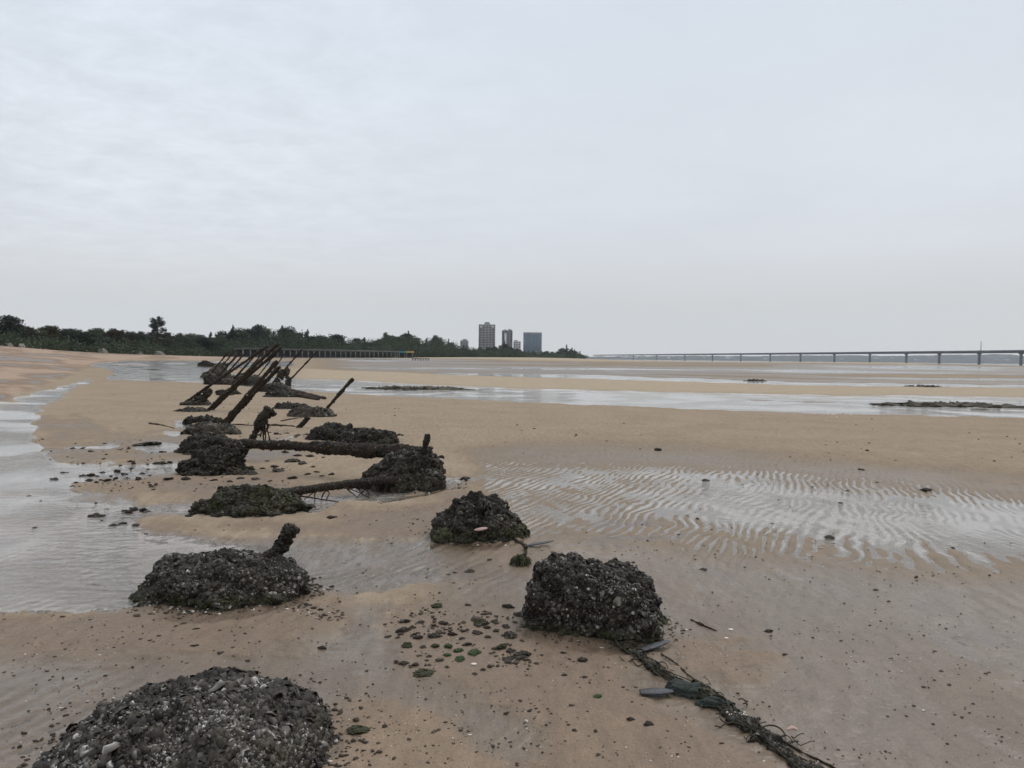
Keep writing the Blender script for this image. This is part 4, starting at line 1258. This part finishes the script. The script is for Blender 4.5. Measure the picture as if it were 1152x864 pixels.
o = grit('shell_grit', [(0, 690, 420, 864, 420, .006, .014), (430, 690, 780, 864, 420, .005, .014), (300, 672, 390, 705, 120, .008, .018), (170, 686, 300, 696, 160, .008, .018), (780, 640, 1152, 864, 240, .005, .012), (200, 560, 520, 600, 80, .01, .02), (560, 600, 800, 640, 40, .008, .016), (640, 560, 1152, 640, 60, .01, .02)],
     M_grit, lambda rg, m: np.where(rg.random(m) < .16, rg.uniform(.75, 1, m), rg.uniform(0, .5, m)), 901, [(-1.27, 3.08, .56, .5, 160, .008, .03), (-1.90, 5.13, .53, .38, 260, .008, .028), (.53, 4.60, .40, .32, 130, .008, .022), (-.285, 6.95, .40, .33, 90, .01, .03), (-1.25, 9.5, .6, .45, 120, .015, .04)])
tag(o, 'scatter of pale and brown shell bits over the foreground sand', 'shell bits')
o = grit('dark_grit', [(0, 690, 420, 864, 150, .005, .015), (400, 660, 780, 864, 200, .005, .013), (440, 690, 610, 755, 170, .012, .034), (700, 520, 1152, 660, 170, .009, .024), (780, 640, 1152, 864, 220, .005, .013), (40, 495, 330, 560, 300, .012, .035), (400, 560, 560, 680, 70, .01, .025), (0, 640, 160, 700, 60, .01, .025), (200, 450, 480, 520, 120, .02, .05), (500, 470, 1152, 520, 60, .02, .05)],
     M_cast, lambda rg, m: rg.uniform(.1, .9, m), 902, [(-1.27, 3.08, .58, .52, 90, .01, .035), (-1.90, 5.13, .55, .40, 130, .01, .035), (.53, 4.60, .42, .34, 60, .008, .026)])
tag(o, 'scatter of small dark specks and worm casts over the wet sand', 'grit')

# ---------------------------------------------------------------- trees
def leaf_quads(mb, C, R, n, size, seed, tone0=.0):
    """leaf sprays spread through ellipsoids, centres C radii R"""
    rg = np.random.default_rng(seed)
    C = np.array(C, float); R = np.array(R, float)
    vol = R.prod(1); idx = rg.choice(len(C), n, p=vol / vol.sum())
    d = rg.normal(0, 1, (n, 3)); d /= np.linalg.norm(d, axis=1)[:, None]
    rad = rg.random(n) ** .45
    P = C[idx] + d * R[idx] * rad[:, None] * (1 + .25 * noise3(d[:, 0] * 3 + idx, d[:, 1] * 3, d[:, 2] * 3, seed))[:, None]
    A = rg.normal(0, 1, (n, 3)); A /= np.linalg.norm(A, axis=1)[:, None]
    B = np.cross(A, rg.normal(0, 1, (n, 3))); B /= np.linalg.norm(B, axis=1)[:, None]
    s = (size * rg.uniform(.6, 1.4, n))[:, None]
    V = np.stack([P - A * s, P - B * s * .5, P + A * s, P + B * s * .5], 1)
    clump = rg.random(len(C))[idx]
    sh = np.clip(.15 + .55 * clump + .3 * rg.random(n) + tone0, 0, 1)
    mb.add(V.reshape(-1, 3), np.arange(n * 4).reshape(-1, 4), np.repeat(sh, 4))


def trunk_mesh(h, r, seed, limbs):
    rg = np.random.default_rng(seed)
    mb = MB()
    z = np.linspace(-.3, h, 10)
    P = np.c_[.03 * h * np.sin(z / h * 3 + seed), .02 * h * np.cos(z / h * 2), z]
    tube(mb, P, np.linspace(r, r * .35, 10), 8, .2, seed, .4, 2)
    for c in limbs:
        i = rg.integers(4, 9)
        tube(mb, resample([P[i], (P[i] + np.array(c)) / 2 + (0, 0, -.1), c], 6), np.linspace(r * .4, r * .12, 6), 6, .1, seed)
    return mb.mesh('trunk', M_bark, True)


def broad(seed, h, spread, mat, n=2600, size=.28, lobes=11, low=.28):
    rg = np.random.default_rng(seed)
    C, R = [], []
    for k in range(lobes):
        f = rg.random(); a = rg.uniform(0, 6.28); q = spread * rg.uniform(.2, .9) * (1 - .5 * f)
        C.append((q * math.cos(a), q * math.sin(a), h * (low + (.9 - low) * f)))
        s = h * rg.uniform(.09, .17); R.append((s * 1.25, s * 1.25, s))
    C.append((0, 0, h * .86)); R.append((h * .13, h * .13, h * .13))
    C.append((0, 0, h * .45)); R.append((spread * .7, spread * .7, h * .3))
    mb = MB(); leaf_quads(mb, C, R, n, size, seed)
    return mb.mesh('crown', mat), trunk_mesh(h * .75, h * .028 + .05, seed, C[:6])


def conifer(seed, h, spread, mat, n=2400, size=.26):
    rg = np.random.default_rng(seed)
    C, R = [], []
    for k in range(16):
        f = (k + rg.random()) / 16; a = rg.uniform(0, 6.28)
        w = spread * (1 - f) ** .7
        q = w * rg.uniform(.2, .75)
        C.append((q * math.cos(a), q * math.sin(a), h * (.16 + .8 * f))); s = max(w * .45, h * .035)
        R.append((s, s, h * rg.uniform(.05, .10)))
    C.append((0, 0, h * .95)); R.append((h * .025, h * .025, h * .08))
    mb = MB(); leaf_quads(mb, C, R, n, size, seed)
    return mb.mesh('crown', mat), trunk_mesh(h * .92, h * .022 + .04, seed, C[:5])


KIND = {'b0': broad(1, 8, 3.6, M_leaf), 'b1': broad(2, 8, 3.2, M_leaf, lobes=8), 'b2': broad(3, 8, 4.2, M_leaf_dark, lobes=14), 'b3': broad(4, 8, 3.4, M_leaf_brown, lobes=9),
        'c0': conifer(5, 12, 2.6, M_leaf_dark), 'c1': conifer(6, 12, 3.2, M_leaf_dark), 'c2': conifer(7, 12, 2.2, M_leaf_dark, n=1900)}


def tree(px, top, Y, kind, label, group=None, base=None, wide=1., name=None):
    x = (px - 576) / FPX * Y
    z = float(macro(np.array([x]), np.array([Y]))[0])
    ztop = at_depth(px, top, Y).z
    h0 = 8 if kind[0] == 'b' else 12
    s = (ztop - z) / (h0 * .97)
    o = thing(name or ('tree' if kind[0] == 'b' else 'pine_tree'), (x, Y, z), label, 'tree', group, random.uniform(0, 6.28))
    o.scale = (s * wide, s * wide, s)
    cr, tr = KIND[kind]
    link('crown', cr, o); link('trunk', tr, o)
    return o


def tline(px):
    """distance of the front of the wood"""
    return float(np.interp(px, [-150, 0, 120, 240, 350, 450, 520, 600, 650], [120, 152, 205, 305, 345, 430, 540, 670, 790]))


TOP = [(-150, 362), (-60, 358), (0, 360), (12, 355), (22, 362), (30, 366), (60, 364), (90, 368), (118, 365), (140, 369), (160, 372), (200, 373), (240, 374), (262, 368), (290, 367), (318, 367), (345, 373),
       (372, 376), (400, 378), (420, 378), (436, 375), (458, 374), (475, 380), (490, 377), (505, 381), (518, 387), (540, 390), (556, 389), (566, 385), (575, 389), (590, 394), (612, 394), (628, 392), (640, 389), (650, 394)]
tp = np.array(TOP, float)
grp_of = lambda px: (('low dense evergreen in the wood along the top of the left beach', 'wood along the left beach') if px < 232 else
                     ('dark evergreen in the wood behind the long boardwalk', 'wood behind the boardwalk') if px < 470 else
                     ('small far evergreen in the dark wood at the foot of the towers', 'far wood by the towers'))
def back_label(px):
    return grp_of(px)
random.seed(5)
px = -140.
while px < 652:
    Y = tline(px)
    for row in range(3):
        q = px + random.uniform(-5, 5)
        base_top = np.interp(q, tp[:, 0], tp[:, 1])
        gnd = horizon(q) - 0
        hgt = max(gnd - base_top, 6)
        top = base_top + hgt * (.10, .30, .52)[2 - row] * random.uniform(.3, 1.4) * (1 if row else 1.1)
        kind = random.choice(['b0', 'b1', 'b2', 'b0', 'b3'] if q < 232 else ['b0', 'b2', 'b1', 'c1', 'c0', 'b2']) if q < 500 else random.choice(['c0', 'c1', 'b2', 'b0'])
        lab, gr = grp_of(q)
        tree(q, top, Y * (1.06 + .07 * row) + random.uniform(-6, 6), kind, lab, gr, wide=random.uniform(1.1, 1.7) if q < 520 else random.uniform(1.1, 1.6), name='evergreen_tree')
    px += 13.5 if px < 520 else 8.
# trees that stand out against the sky
for (px, top, k, lab, w) in ((10, 354, 'b2', 'tall dark bushy tree at the left edge of the picture, above the wood', 1.1), (262, 367, 'c1', 'pointed dark tree directly behind the left end of the boardwalk', 1.1),
                             (290, 365, 'b2', 'broad dark crowned tree above the tips of the far stakes', .9), (322, 367, 'b0', 'broad greenish tree behind the tip of the longest stake', 1.1), (346, 372, 'c0', 'narrow pointed tree right of the broad greenish one', 1.),
                             (434, 374, 'b1', 'round topped tree standing above the right part of the wood behind the boardwalk', .6), (459, 373, 'c1', 'pointed tree above the teal roofed end of the boardwalk', 1.),
                             (489, 377, 'b0', 'round headed tree at the right end of the near wood', .8), (567, 384, 'c1', 'dark pointed tree directly in front of the tall pale tower base', 1.3), (637, 388, 'c1', 'dark pointed tree at the right tip of the far wood', 1.4),
                             (646, 393, 'c0', 'small pointed tree last at the right end of the far wood', 1.2), (376, 376, 'b2', 'low rounded dark tree in the dip behind the boardwalk', 1.3)):
    tree(px, top, tline(px) * 1.10, k, lab, wide=w, name='pine_tree' if k[0] == 'c' else 'bushy_tree')
# the lone tall tree
mbx = MB()
Cc = [(0, 0, 9.6), (-1.3, .4, 8.6), (1.2, -.3, 8.9), (1.9, .3, 7.4), (-.4, .2, 7.2), (-2.0, -.3, 6.0), (.8, 0, 6.2), (-1.1, .6, 10.2), (.6, .3, 10.6), (1.7, 0, 9.4), (-.3, -.8, 8.4)]
leaf_quads(mbx, Cc, [(1.15, 1.1, .85)] * len(Cc), 1500, .26, 44)
lone = (mbx.mesh('crown', M_leaf_dark), trunk_mesh(9.5, .26, 44, Cc))
Y = tline(176) * 1.08; x = (176 - 576) / FPX * Y; z = float(macro(np.array([x]), np.array([Y]))[0])
s = (at_depth(176, 356, Y).z - z) / 11.4
o = thing('tall_tree', (x, Y, z), 'lone tall tree with open crown rising high above the low wood at left', 'tree'); o.scale = (s * 1.0, s * 1.0, s)
link('crown', lone[0], o); link('trunk', lone[1], o)
# thicket in front of and under the trees
mb = MB(); C, R = [], []
for q in np.arange(-150, 655, 2.2):
    Y = tline(q)
    for k in range(3):
        Yk = Y * (1.0 + .04 * k) + random.uniform(-3, 3); x = (q + random.uniform(-2, 2) - 576) / FPX * Yk
        z = float(macro(np.array([x]), np.array([Yk]))[0])
        hh = (horizon(q) - np.interp(q, tp[:, 0], tp[:, 1])) / FPX * Y * random.uniform(.22, .46) * (1. if k else .6) * np.interp(q, [0, 230, 300, 340, 520, 560, 660], [1.1, 1.3, 1.8, 2.2, 2.0, 1.5, 1.4]) + .5
        C.append((x, Yk, z + hh * .45)); R.append((Y * .008 + .5, Y * .01, hh * .62))
leaf_quads(mb, C, R, 170000, .42, 66)
o = tag(link('thicket', mb.mesh('thicket', M_leaf)), 'dense green thicket of bushes along the top of the beach under the trees', 'thicket', kind='stuff')

# ---------------------------------------------------------------- boardwalk on posts in front of the wood
M_pale = simple_mat('pale painted wood', (.17, .17, .155), (.24, .24, .22), 1.2, .8, .1)
M_deck = simple_mat('grey deck', (.10, .10, .10), (.17, .165, .16), 1.2, .9, .1)
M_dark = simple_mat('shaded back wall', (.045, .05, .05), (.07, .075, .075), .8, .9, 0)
M_teal = simple_mat('teal sheet', (.04, .19, .25), (.06, .25, .31), 1, .7, 0)
M_yel = simple_mat('ochre sheet', (.42, .27, .07), (.5, .34, .10), 1, .7, 0)
a = at_depth(268, 401, 290); b = at_depth(446, 402, 395)
ga = Vector((a.x, a.y, float(macro(np.array([a.x]), np.array([a.y]))[0]))); gb = Vector((b.x, b.y, float(macro(np.array([b.x]), np.array([b.y]))[0])))
t = thing('boardwalk', ga, 'long low boardwalk with a flat roof on pale posts before the wood', 'boardwalk')
ln = (gb - ga).length; dirv = (gb - ga).normalized(); t.rotation_euler = (0, 0, math.atan2(dirv.y, dirv.x))
H = 3.1; dz = gb.z - ga.z
mb = MB(); boxv(mb, (ln / 2, 0, H + dz / 2), (ln, 4.2, .32)); boxv(mb, (ln / 2, -2.12, H + .32 + dz / 2), (ln, .12, .35)); link('roof', mb.mesh('roof', M_deck), t)
mb = MB(); boxv(mb, (ln / 2, 0, .15), (ln, 4, .3)); link('floor_deck', mb.mesh('floor_deck', M_deck), t)
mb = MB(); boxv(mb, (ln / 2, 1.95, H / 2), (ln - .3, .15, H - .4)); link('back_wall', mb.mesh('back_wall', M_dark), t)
pm = MB(); boxv(pm, (0, 0, H / 2 - .1), (.34, .3, H - .3)); pme = pm.mesh('post', M_pale)
npost = 30
for k in range(npost):
    link('post', pme, t, (.5 + k * (ln - 1) / (npost - 1), -1.85, dz * k / npost * .9))
for (px0, px1, mat, lab, nm) in ((447, 456.5, M_teal, 'small open shed with a teal roof at the right end of the boardwalk', 'shed'), (457.5, 465, M_yel, 'small open shed with an ochre roof right of the teal one', 'shed')):
    Yb = 400.; p0, p1 = at_depth(px0, 402, Yb), at_depth(px1, 402, Yb)
    z = float(macro(np.array([p0.x]), np.array([Yb]))[0]); w = p1.x - p0.x
    t = thing(nm, (p0.x + w / 2, Yb, z), lab, 'shed')
    mb = MB(); boxv(mb, (0, 0, 3.0), (w, 3.4, .9)); link('roof', mb.mesh('roof', mat), t)
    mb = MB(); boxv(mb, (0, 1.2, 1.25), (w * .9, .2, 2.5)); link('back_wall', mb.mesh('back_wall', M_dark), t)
    for sx in (-1, 1):
        mb = MB(); boxv(mb, (sx * w * .42, -1.3, 1.25), (.25, .25, 2.5)); link('post', mb.mesh('post', M_pale), t)
# low rack standing on the flats
g = ground_at(464, 405.5); w = 19 / FPX * g.y
t = thing('low_rack', g + Vector((w / 2, 0, 0)), 'low dark rack on short legs out on the flats, below the ochre roofed shed', 'rack')
hh = 2.6 / FPX * g.y
mb = MB(); boxv(mb, (0, 0, hh * .8), (w, 2.0, hh * .3)); link('top', mb.mesh('top', M_dark), t)
lm = MB(); boxv(lm, (0, 0, hh * .35), (.25, .25, hh * .7)); lme = lm.mesh('leg', M_dark)
for k in range(7): link('leg', lme, t, (-w * .47 + k * w * .94 / 6, -.8, 0))
# boulders under the left trees
for (px, py, w, lab) in ((10, 391, 5, 'pale grey boulder at the edge of the left wood, nearest the left edge'), (24, 393, 5, 'pale grey boulder at the edge of the left wood, second from the left edge'), (115, 398.5, 10, 'wide pale rock outcrop at the foot of the wood left of the tall tree'), (178, 401, 14, 'long pale rock outcrop at the beach edge right below the tall tree'), (155, 400, 9, 'pale rock at the beach edge left below the tall tree')):
    Y = tline(px) * .985; x = (px - 576) / FPX * Y; z = float(macro(np.array([x]), np.array([Y]))[0])
    V, F = rock_shape((w / FPX * Y * .55, .8, .55 + w * .05), 2.4, int(px) + 5, 4, .1, .2)
    mb = MB(); mb.add(V, F); o = link('boulder', mb.mesh('boulder', simple_mat('pale boulder', (.20, .175, .155), (.32, .29, .26), 2, .9, .5), True), None, (x, Y, z))
    tag(o, lab, 'boulder')

# ---------------------------------------------------------------- towers
M_conc = simple_mat('pale tower render', (.30, .295, .29), (.36, .355, .35), .05, .85, 0)
M_conc2 = simple_mat('grey tower render', (.20, .20, .21), (.26, .26, .27), .05, .85, 0)
M_white = simple_mat('white render', (.52, .52, .52), (.6, .6, .6), .05, .85, 0)
M_glassd = simple_mat('dark window glass', (.06, .068, .08), (.10, .108, .12), .3, .25, 0, spec=.5)
M_blueg = simple_mat('blue curtain glass', (.07, .115, .165), (.095, .15, .21), .06, .3, 0, spec=.5)


def tower(px0, px1, top, Y, label, mat, floors, bays, depth=18., crown=True, glass=None, name='tower_block', style='bands'):
    x0, x1 = (px0 - 576) / FPX * Y, (px1 - 576) / FPX * Y
    w = x1 - x0; xc = (x0 + x1) / 2
    z0 = float(macro(np.array([xc]), np.array([Y]))[0]) - 1
    h = at_depth((px0 + px1) / 2, top, Y).z - z0
    t = thing(name, (xc, Y, z0), label, 'tower')
    mb = MB(); boxv(mb, (0, depth / 2, h / 2), (w, depth, h)); link('wall', mb.mesh('wall', mat), t)
    fh = h / floors
    if style == 'bands':
        for k in range(floors):
            mb = MB(); boxv(mb, (0, depth / 2, fh * (k + .5)), (w + .3, depth + .3, fh * .5))
            link('window_row', mb.mesh('window_row', M_glassd), t)
        for k in range(1, floors):
            mb = MB(); boxv(mb, (0, -.5, fh * k), (w * .96, 1.0, fh * .16)); link('balcony', mb.mesh('balcony', mat), t)
        for b in range(bays + 1):
            mb = MB(); boxv(mb, (-w / 2 + b * w / bays, -.45, h / 2 - .5), (.9, 1.3, h - 1)); link('pier', mb.mesh('pier', mat), t)
    else:
        for b in range(bays):
            mb = MB(); cx = -w / 2 + (b + .5) * w / bays
            boxv(mb, (cx, -.1, h * .49), (w / bays * .86, .5, h * .95)); link('glass_panel', mb.mesh('glass_panel', glass), t)
        for k in range(1, floors):
            mb = MB(); boxv(mb, (0, -.3, fh * k), (w * .98, .3, .3)); link('floor_band', mb.mesh('floor_band', mat), t)
        for sx in (-1, 1):
            mb = MB(); boxv(mb, (sx * (w / 2 + .05), depth / 2, h * .49), (.4, depth * .9, h * .95)); link('glass_panel', mb.mesh('glass_panel', glass), t)
    mb = MB(); boxv(mb, (0, depth / 2, h + .5), (w * 1.02, depth * 1.02, 1.0)); link('parapet', mb.mesh('parapet', mat), t)
    return t, w, h


t, w, h = tower(538.2, 556.3, 365.5, 1400, 'tallest pale grey tower with open arched corners at its top, leftmost tall tower', M_conc, 19, 5)
mb = MB(); boxv(mb, (0, 9, h + 2.6), (w * .34, 9, 3.4)); boxv(mb, (0, 9, h + 4.8), (w * .24, 7, 1.2)); link('roof_house', mb.mesh('roof_house', M_conc2), t)
for sx in (-1, 1):
    mb = MB(); boxv(mb, (sx * w * .36, -.8, h - 3.4), (w * .13, .8, 3.6)); link('corner_opening', mb.mesh('corner_opening', M_white), t)
t, w, h = tower(564.3, 575.8, 372, 1500, 'slim grey tower with a notched top, between the tall pale tower and the blue one', M_conc2, 17, 4)
mb = MB(); boxv(mb, (-w * .2, 9, h + 1.5), (w * .2, 8, 2.2)); boxv(mb, (w * .25, 9, h + 1.9), (w * .3, 8, 2.8)); link('roof_house', mb.mesh('roof_house', M_conc), t)
mb = MB(); boxv(mb, (-w * .17, -1.3, h * .45), (w * .2, .6, h * .9)); link('pale_strip', mb.mesh('pale_strip', M_white), t)
t, w, h = tower(577.2, 585.2, 384.5, 1300, 'short whitish building between the slim grey tower and the blue one', M_white, 9, 3)
mb = MB(); boxv(mb, (-w * .15, 9, h + 1.6), (w * .45, 8, 2.6)); link('roof_house', mb.mesh('roof_house', M_conc2), t)
t, w, h = tower(588.5, 608.8, 374.5, 1350, 'wide blue glass tower, rightmost of the towers', M_conc2, 16, 4, glass=M_blueg, style='glass', depth=22)
mb = MB(); boxv(mb, (0, -1.3, 5.5), (w * 1.0, 3, 5)); link('podium', mb.mesh('podium', M_white), t)
t, w, h = tower(517.6, 526, 383.5, 1450, 'small squat grey tower half hidden by the wood, leftmost of the towers', M_conc, 9, 3)
mb = MB(); boxv(mb, (.5, 9, h + 2.0), (w * .5, 8, 3)); link('roof_house', mb.mesh('roof_house', M_conc2), t)

# ---------------------------------------------------------------- bridge
M_bridge = simple_mat('bridge concrete', (.15, .155, .16), (.19, .195, .20), .05, .9, 0)
E_ = 20.
def deckpt(px):
    ytop = np.interp(px, [640, 700, 800, 900, 1000, 1100, 1152, 1300], [399.6, 399, 398, 397, 396, 395, 394.4, 392.5])
    up = horizon(px) - ytop
    Y = E_ * FPX / up
    return (px - 576) / FPX * Y, Y
ctrl = np.array([deckpt(p) for p in (668, 700, 760, 830, 900, 1000, 1100, 1152, 1230)])
ctrl = resample(ctrl, 80)
for _ in range(10): ctrl[1:-1] = .25 * ctrl[:-2] + .5 * ctrl[1:-1] + .25 * ctrl[2:]
g = Vector((ctrl[-1][0], ctrl[-1][1], SEA_Z))
t = thing('bridge', g, 'long grey road bridge on tall piers crossing the far water at right', 'bridge')
zt = EYE + E_
tan = np.gradient(ctrl, axis=0); tan /= np.linalg.norm(tan, axis=1)[:, None]; sd = np.c_[tan[:, 1], -tan[:, 0]]
def strip(name, w0, z0, z1, mat):
    mb = MB(); n = len(ctrl)
    V = []
    for q, s in zip(ctrl, sd):
        for a, z in ((-w0, z0), (w0, z0), (w0, z1), (-w0, z1)): V.append((q[0] + s[0] * a - g.x, q[1] + s[1] * a - g.y, z - g.z))
    i = np.arange(n - 1)[:, None] * 4; j = np.arange(4)[None]; j2 = (j + 1) % 4
    mb.add(V, np.stack([i + j, i + j2, i + 4 + j2, i + 4 + j], -1).reshape(-1, 4))
    return link(name, mb.mesh(name, mat), t)
strip('deck', 7.5, zt - 1.2, zt - .1, M_bridge); strip('girder', 4., zt - 4.0, zt - 1.21, M_bridge); 
for sg in (-1, 1):
    mb = MB(); n = len(ctrl); V = []
    for q, s in zip(ctrl, sd):
        for a, z in ((7.2 * sg - .15, zt - .1), (7.2 * sg + .15, zt - .1), (7.2 * sg + .15, zt + .9), (7.2 * sg - .15, zt + .9)): V.append((q[0] + s[0] * a - g.x, q[1] + s[1] * a - g.y, z - g.z))
    i = np.arange(n - 1)[:, None] * 4; j = np.arange(4)[None]; j2 = (j + 1) % 4
    mb.add(V, np.stack([i + j, i + j2, i + 4 + j2, i + 4 + j], -1).reshape(-1, 4)); link('parapet', mb.mesh('parapet', M_bridge), t)
cpx = 576 + FPX * ctrl[:, 0] / ctrl[:, 1]
for p in (1200, 1148, 1101, 1056, 1019, 978, 938, 900, 866, 833, 801, 770, 738, 712):
    x = np.interp(p, cpx, ctrl[:, 0]); y = np.interp(p, cpx, ctrl[:, 1])
    mb = MB(); boxv(mb, (0, 0, (zt - 4 - SEA_Z) / 2 - 2), (3.0, 3.6, zt - 4 - SEA_Z + 4)); 
    o = link('pier', mb.mesh('pier', M_bridge), t, (x - g.x, y - g.y, 0))
    mb = MB(); boxv(mb, (0, 0, zt - 4.8 - SEA_Z), (4.4, 7.0, 1.58)); link('pier_cap', mb.mesh('pier_cap', M_bridge), o)
x, y = np.interp(1102.5, cpx, ctrl[:, 0]), np.interp(1102.5, cpx, ctrl[:, 1])
o = thing('mast', (x, y, zt - .1), 'single tall slim mast rising above the bridge deck over a pier near the right edge', 'mast')
mb = MB(); tube(mb, np.c_[np.zeros(8), np.zeros(8), np.linspace(0, 16.5, 8)], np.linspace(.7, .45, 8), 8); link('pole', mb.mesh('pole', M_bridge), o)
mb = MB(); boxv(mb, (0, 0, 16.6), (1.6, .5, .5)); link('head', mb.mesh('head', M_bridge), o)

# ---------------------------------------------------------------- hills across the water, with pale houses
M_hill = simple_mat('wooded far hills', (.05, .058, .05), (.10, .105, .10), .012, .95, 0)
hp = np.array([(560, 402), (640, 401.5), (700, 401.2), (760, 400.6), (860, 400.8), (920, 399.7), (960, 400.2), (1000, 400.8), (1040, 400.2), (1080, 399.0), (1100, 399.8), (1124, 398.8), (1134, 401), (1142, 403.6), (1160, 404.6), (1240, 405), (1330, 402), (1500, 401)])
nx, ny = 420, 24
mb = MB(); pxs = np.linspace(560, 1500, nx); Y0h, dY = 4300., 900.
V = np.zeros((ny, nx, 3))
for j in range(ny):
    s = j / (ny - 1); Yj = Y0h + dY * s
    ridge = (horizon(pxs) - np.interp(pxs, hp[:, 0], hp[:, 1])) / FPX * (Y0h + dY * .5) + EYE
    prof = math.sin(math.pi * min(s * 1.0, 1)) ** .7
    hgt = SEA_Z - 3 + (ridge - SEA_Z + 3) * prof * (1 + .0 * pxs) + 3.5 * fbm2(pxs / 9., np.full(nx, j * .6), 3, 12) * prof
    V[j] = np.c_[(pxs - 576) / FPX * (Y0h + dY * .5), np.full(nx, Yj), hgt]
i = np.arange(ny - 1)[:, None] * nx; j = np.arange(nx - 1)[None]
mb.add(V.reshape(-1, 3), np.stack([i + j, i + j + 1, i + nx + j + 1, i + nx + j], -1).reshape(-1, 4))
tag(link('hills', mb.mesh('hills', M_hill, True)), kind='structure')
hm = MB(); boxv(hm, (0, 0, .5), (1, 1, 1)); hme = hm.mesh('wall', M_white)
rm = MB(); boxv(rm, (0, 0, .5), (1, 1, 1)); 
rme = rm.mesh('roof', M_conc2)
random.seed(9)
for k, px in enumerate([701, 704, 708, 711, 716, 722, 752, 764, 792, 815, 818, 822, 826, 860, 884, 925, 947, 985, 1003, 1030, 1052, 1072, 1090, 1113, 1121, 1132]):
    Y = 4380 + random.uniform(0, 120); z = SEA_Z + random.uniform(4, 18)
    t = thing('far_house', ((px - 576) / FPX * Y, Y, z - 6), 'tiny pale building on the hazy far shore behind the bridge', 'building', 'pale buildings on the far shore')
    w, h = random.uniform(9, 22), random.uniform(13, 19)
    o = link('wall', hme, t); o.scale = (w, 10, h)
    o = link('roof', rme, t, (0, 0, h)); o.scale = (w * 1.05, 10.5, 1.2)

# ---------------------------------------------------------------- air
mb = MB(); boxv(mb, (0, 3000, 250), (9600, 14400, 540))
me = mb.mesh('haze')
m, nt, out = new_mat('haze air')
pv = N(nt, 'ShaderNodeVolumePrincipled'); pv.inputs['Density'].default_value = 9e-5; pv.inputs['Color'].default_value = (.84, .9, 1, 1); pv.inputs['Anisotropy'].default_value = .2
nt.links.new(pv.outputs[0], out.inputs['Volume'])
me.materials.append(m)
tag(link('haze', me), 'thin pale sea haze filling the air', 'haze', kind='stuff')

# ---------------------------------------------------------------- sky and light
SUN_EL, SUN_AZ = math.radians(52), math.radians(38)      # azimuth measured from +Y towards +X
w = bpy.data.worlds.new('World'); S.world = w; w.use_nodes = True
nt = w.node_tree; nt.nodes.clear()
out = N(nt, 'ShaderNodeOutputWorld'); bg = N(nt, 'ShaderNodeBackground', i_Strength=.1)
sky = N(nt, 'ShaderNodeTexSky'); sky.sky_type = 'NISHITA'; sky.sun_disc = False
sky.sun_elevation = SUN_EL; sky.sun_rotation = SUN_AZ; sky.dust_density = 3.; sky.air_density = 1.
tc = N(nt, 'ShaderNodeTexCoord'); sep = N(nt, 'ShaderNodeSeparateXYZ'); nt.links.new(tc.outputs['Generated'], sep.inputs[0])
el = math_(nt, 'MAXIMUM', sep.outputs[2], .0)
grad = ramp(nt, [(0, (7.9, 7.85, 7.45)), (.06, (7.2, 7.25, 7.05)), (.14, (7.1, 7.35, 7.75)), (.25, (7.0, 7.42, 7.95)), (.42, (6.5, 7.15, 7.85)), (1, (8.0, 8.3, 8.7))], el)
# cloud deck seen in perspective: plane coordinates x/z, y/z
den = math_(nt, 'ADD', el, .12)
cx = math_(nt, 'DIVIDE', sep.outputs[0], den); cy = math_(nt, 'DIVIDE', sep.outputs[1], den)
cmb = N(nt, 'ShaderNodeCombineXYZ'); nt.links.new(cx, cmb.inputs[0]); nt.links.new(cy, cmb.inputs[1])
n1 = noise_tex(nt, .9, 5, .55, cmb.outputs[0], .3); n2 = noise_tex(nt, 5.2, 8, .66, mapping(nt, cmb.outputs[0], (1, 1.1, 1), (0, 0, .5)), .25)
left = sstep_node(nt, sep.outputs[0], .15, -.45)
cl = math_(nt, 'ADD', math_(nt, 'MULTIPLY', math_(nt, 'SUBTRACT', n1.outputs['Fac'], .5), .22), math_(nt, 'MULTIPLY', math_(nt, 'MULTIPLY', math_(nt, 'SUBTRACT', n2.outputs['Fac'], .5), math_(nt, 'ADD', left, .12)), .44))
fade = sstep_node(nt, el, .03, .2)
cl = math_(nt, 'ADD', math_(nt, 'MULTIPLY', cl, fade), math_(nt, 'ADD', 1.0, math_(nt, 'MULTIPLY', left, .08)))
sc = N(nt, 'ShaderNodeVectorMath', operation='SCALE'); nt.links.new(grad.outputs[0], sc.inputs[0]); nt.links.new(cl, sc.inputs['Scale'])
col = mixc(nt, sc.outputs[0], sky.outputs[0], .06)
nt.links.new(col, bg.inputs['Color']); nt.links.new(bg.outputs[0], out.inputs[0])
sl = bpy.data.lights.new('sun', 'SUN'); sl.energy = 1.2; sl.angle = math.radians(35); sl.color = (1, .97, .92)
so = bpy.data.objects.new('sun', sl); COL.objects.link(so)
dv = Vector((math.cos(SUN_EL) * math.sin(SUN_AZ), math.cos(SUN_EL) * math.cos(SUN_AZ), math.sin(SUN_EL)))
so.rotation_euler = dv.to_track_quat('Z', 'Y').to_euler()

# ---------------------------------------------------------------- camera, view
cd = bpy.data.cameras.new('camera'); cam = bpy.data.objects.new('camera', cd); COL.objects.link(cam)
cd.sensor_width = 36; cd.lens = 36 * FPX / 1152; cd.clip_end = 20000; cd.clip_start = .05
M4 = Matrix(((_R[0], _U[0], -_F[0], 0), (_R[1], _U[1], -_F[1], 0), (_R[2], _U[2], -_F[2], EYE), (0, 0, 0, 1)))
cam.matrix_world = M4
S.camera = cam
S.view_settings.view_transform = 'Standard'; S.view_settings.look = 'None'; S.view_settings.exposure = .12; S.view_settings.gamma = 1; S.view_settings.use_curve_mapping = False
S.cycles.volume_bounces = 0
S.cycles.transparent_max_bounces = 12
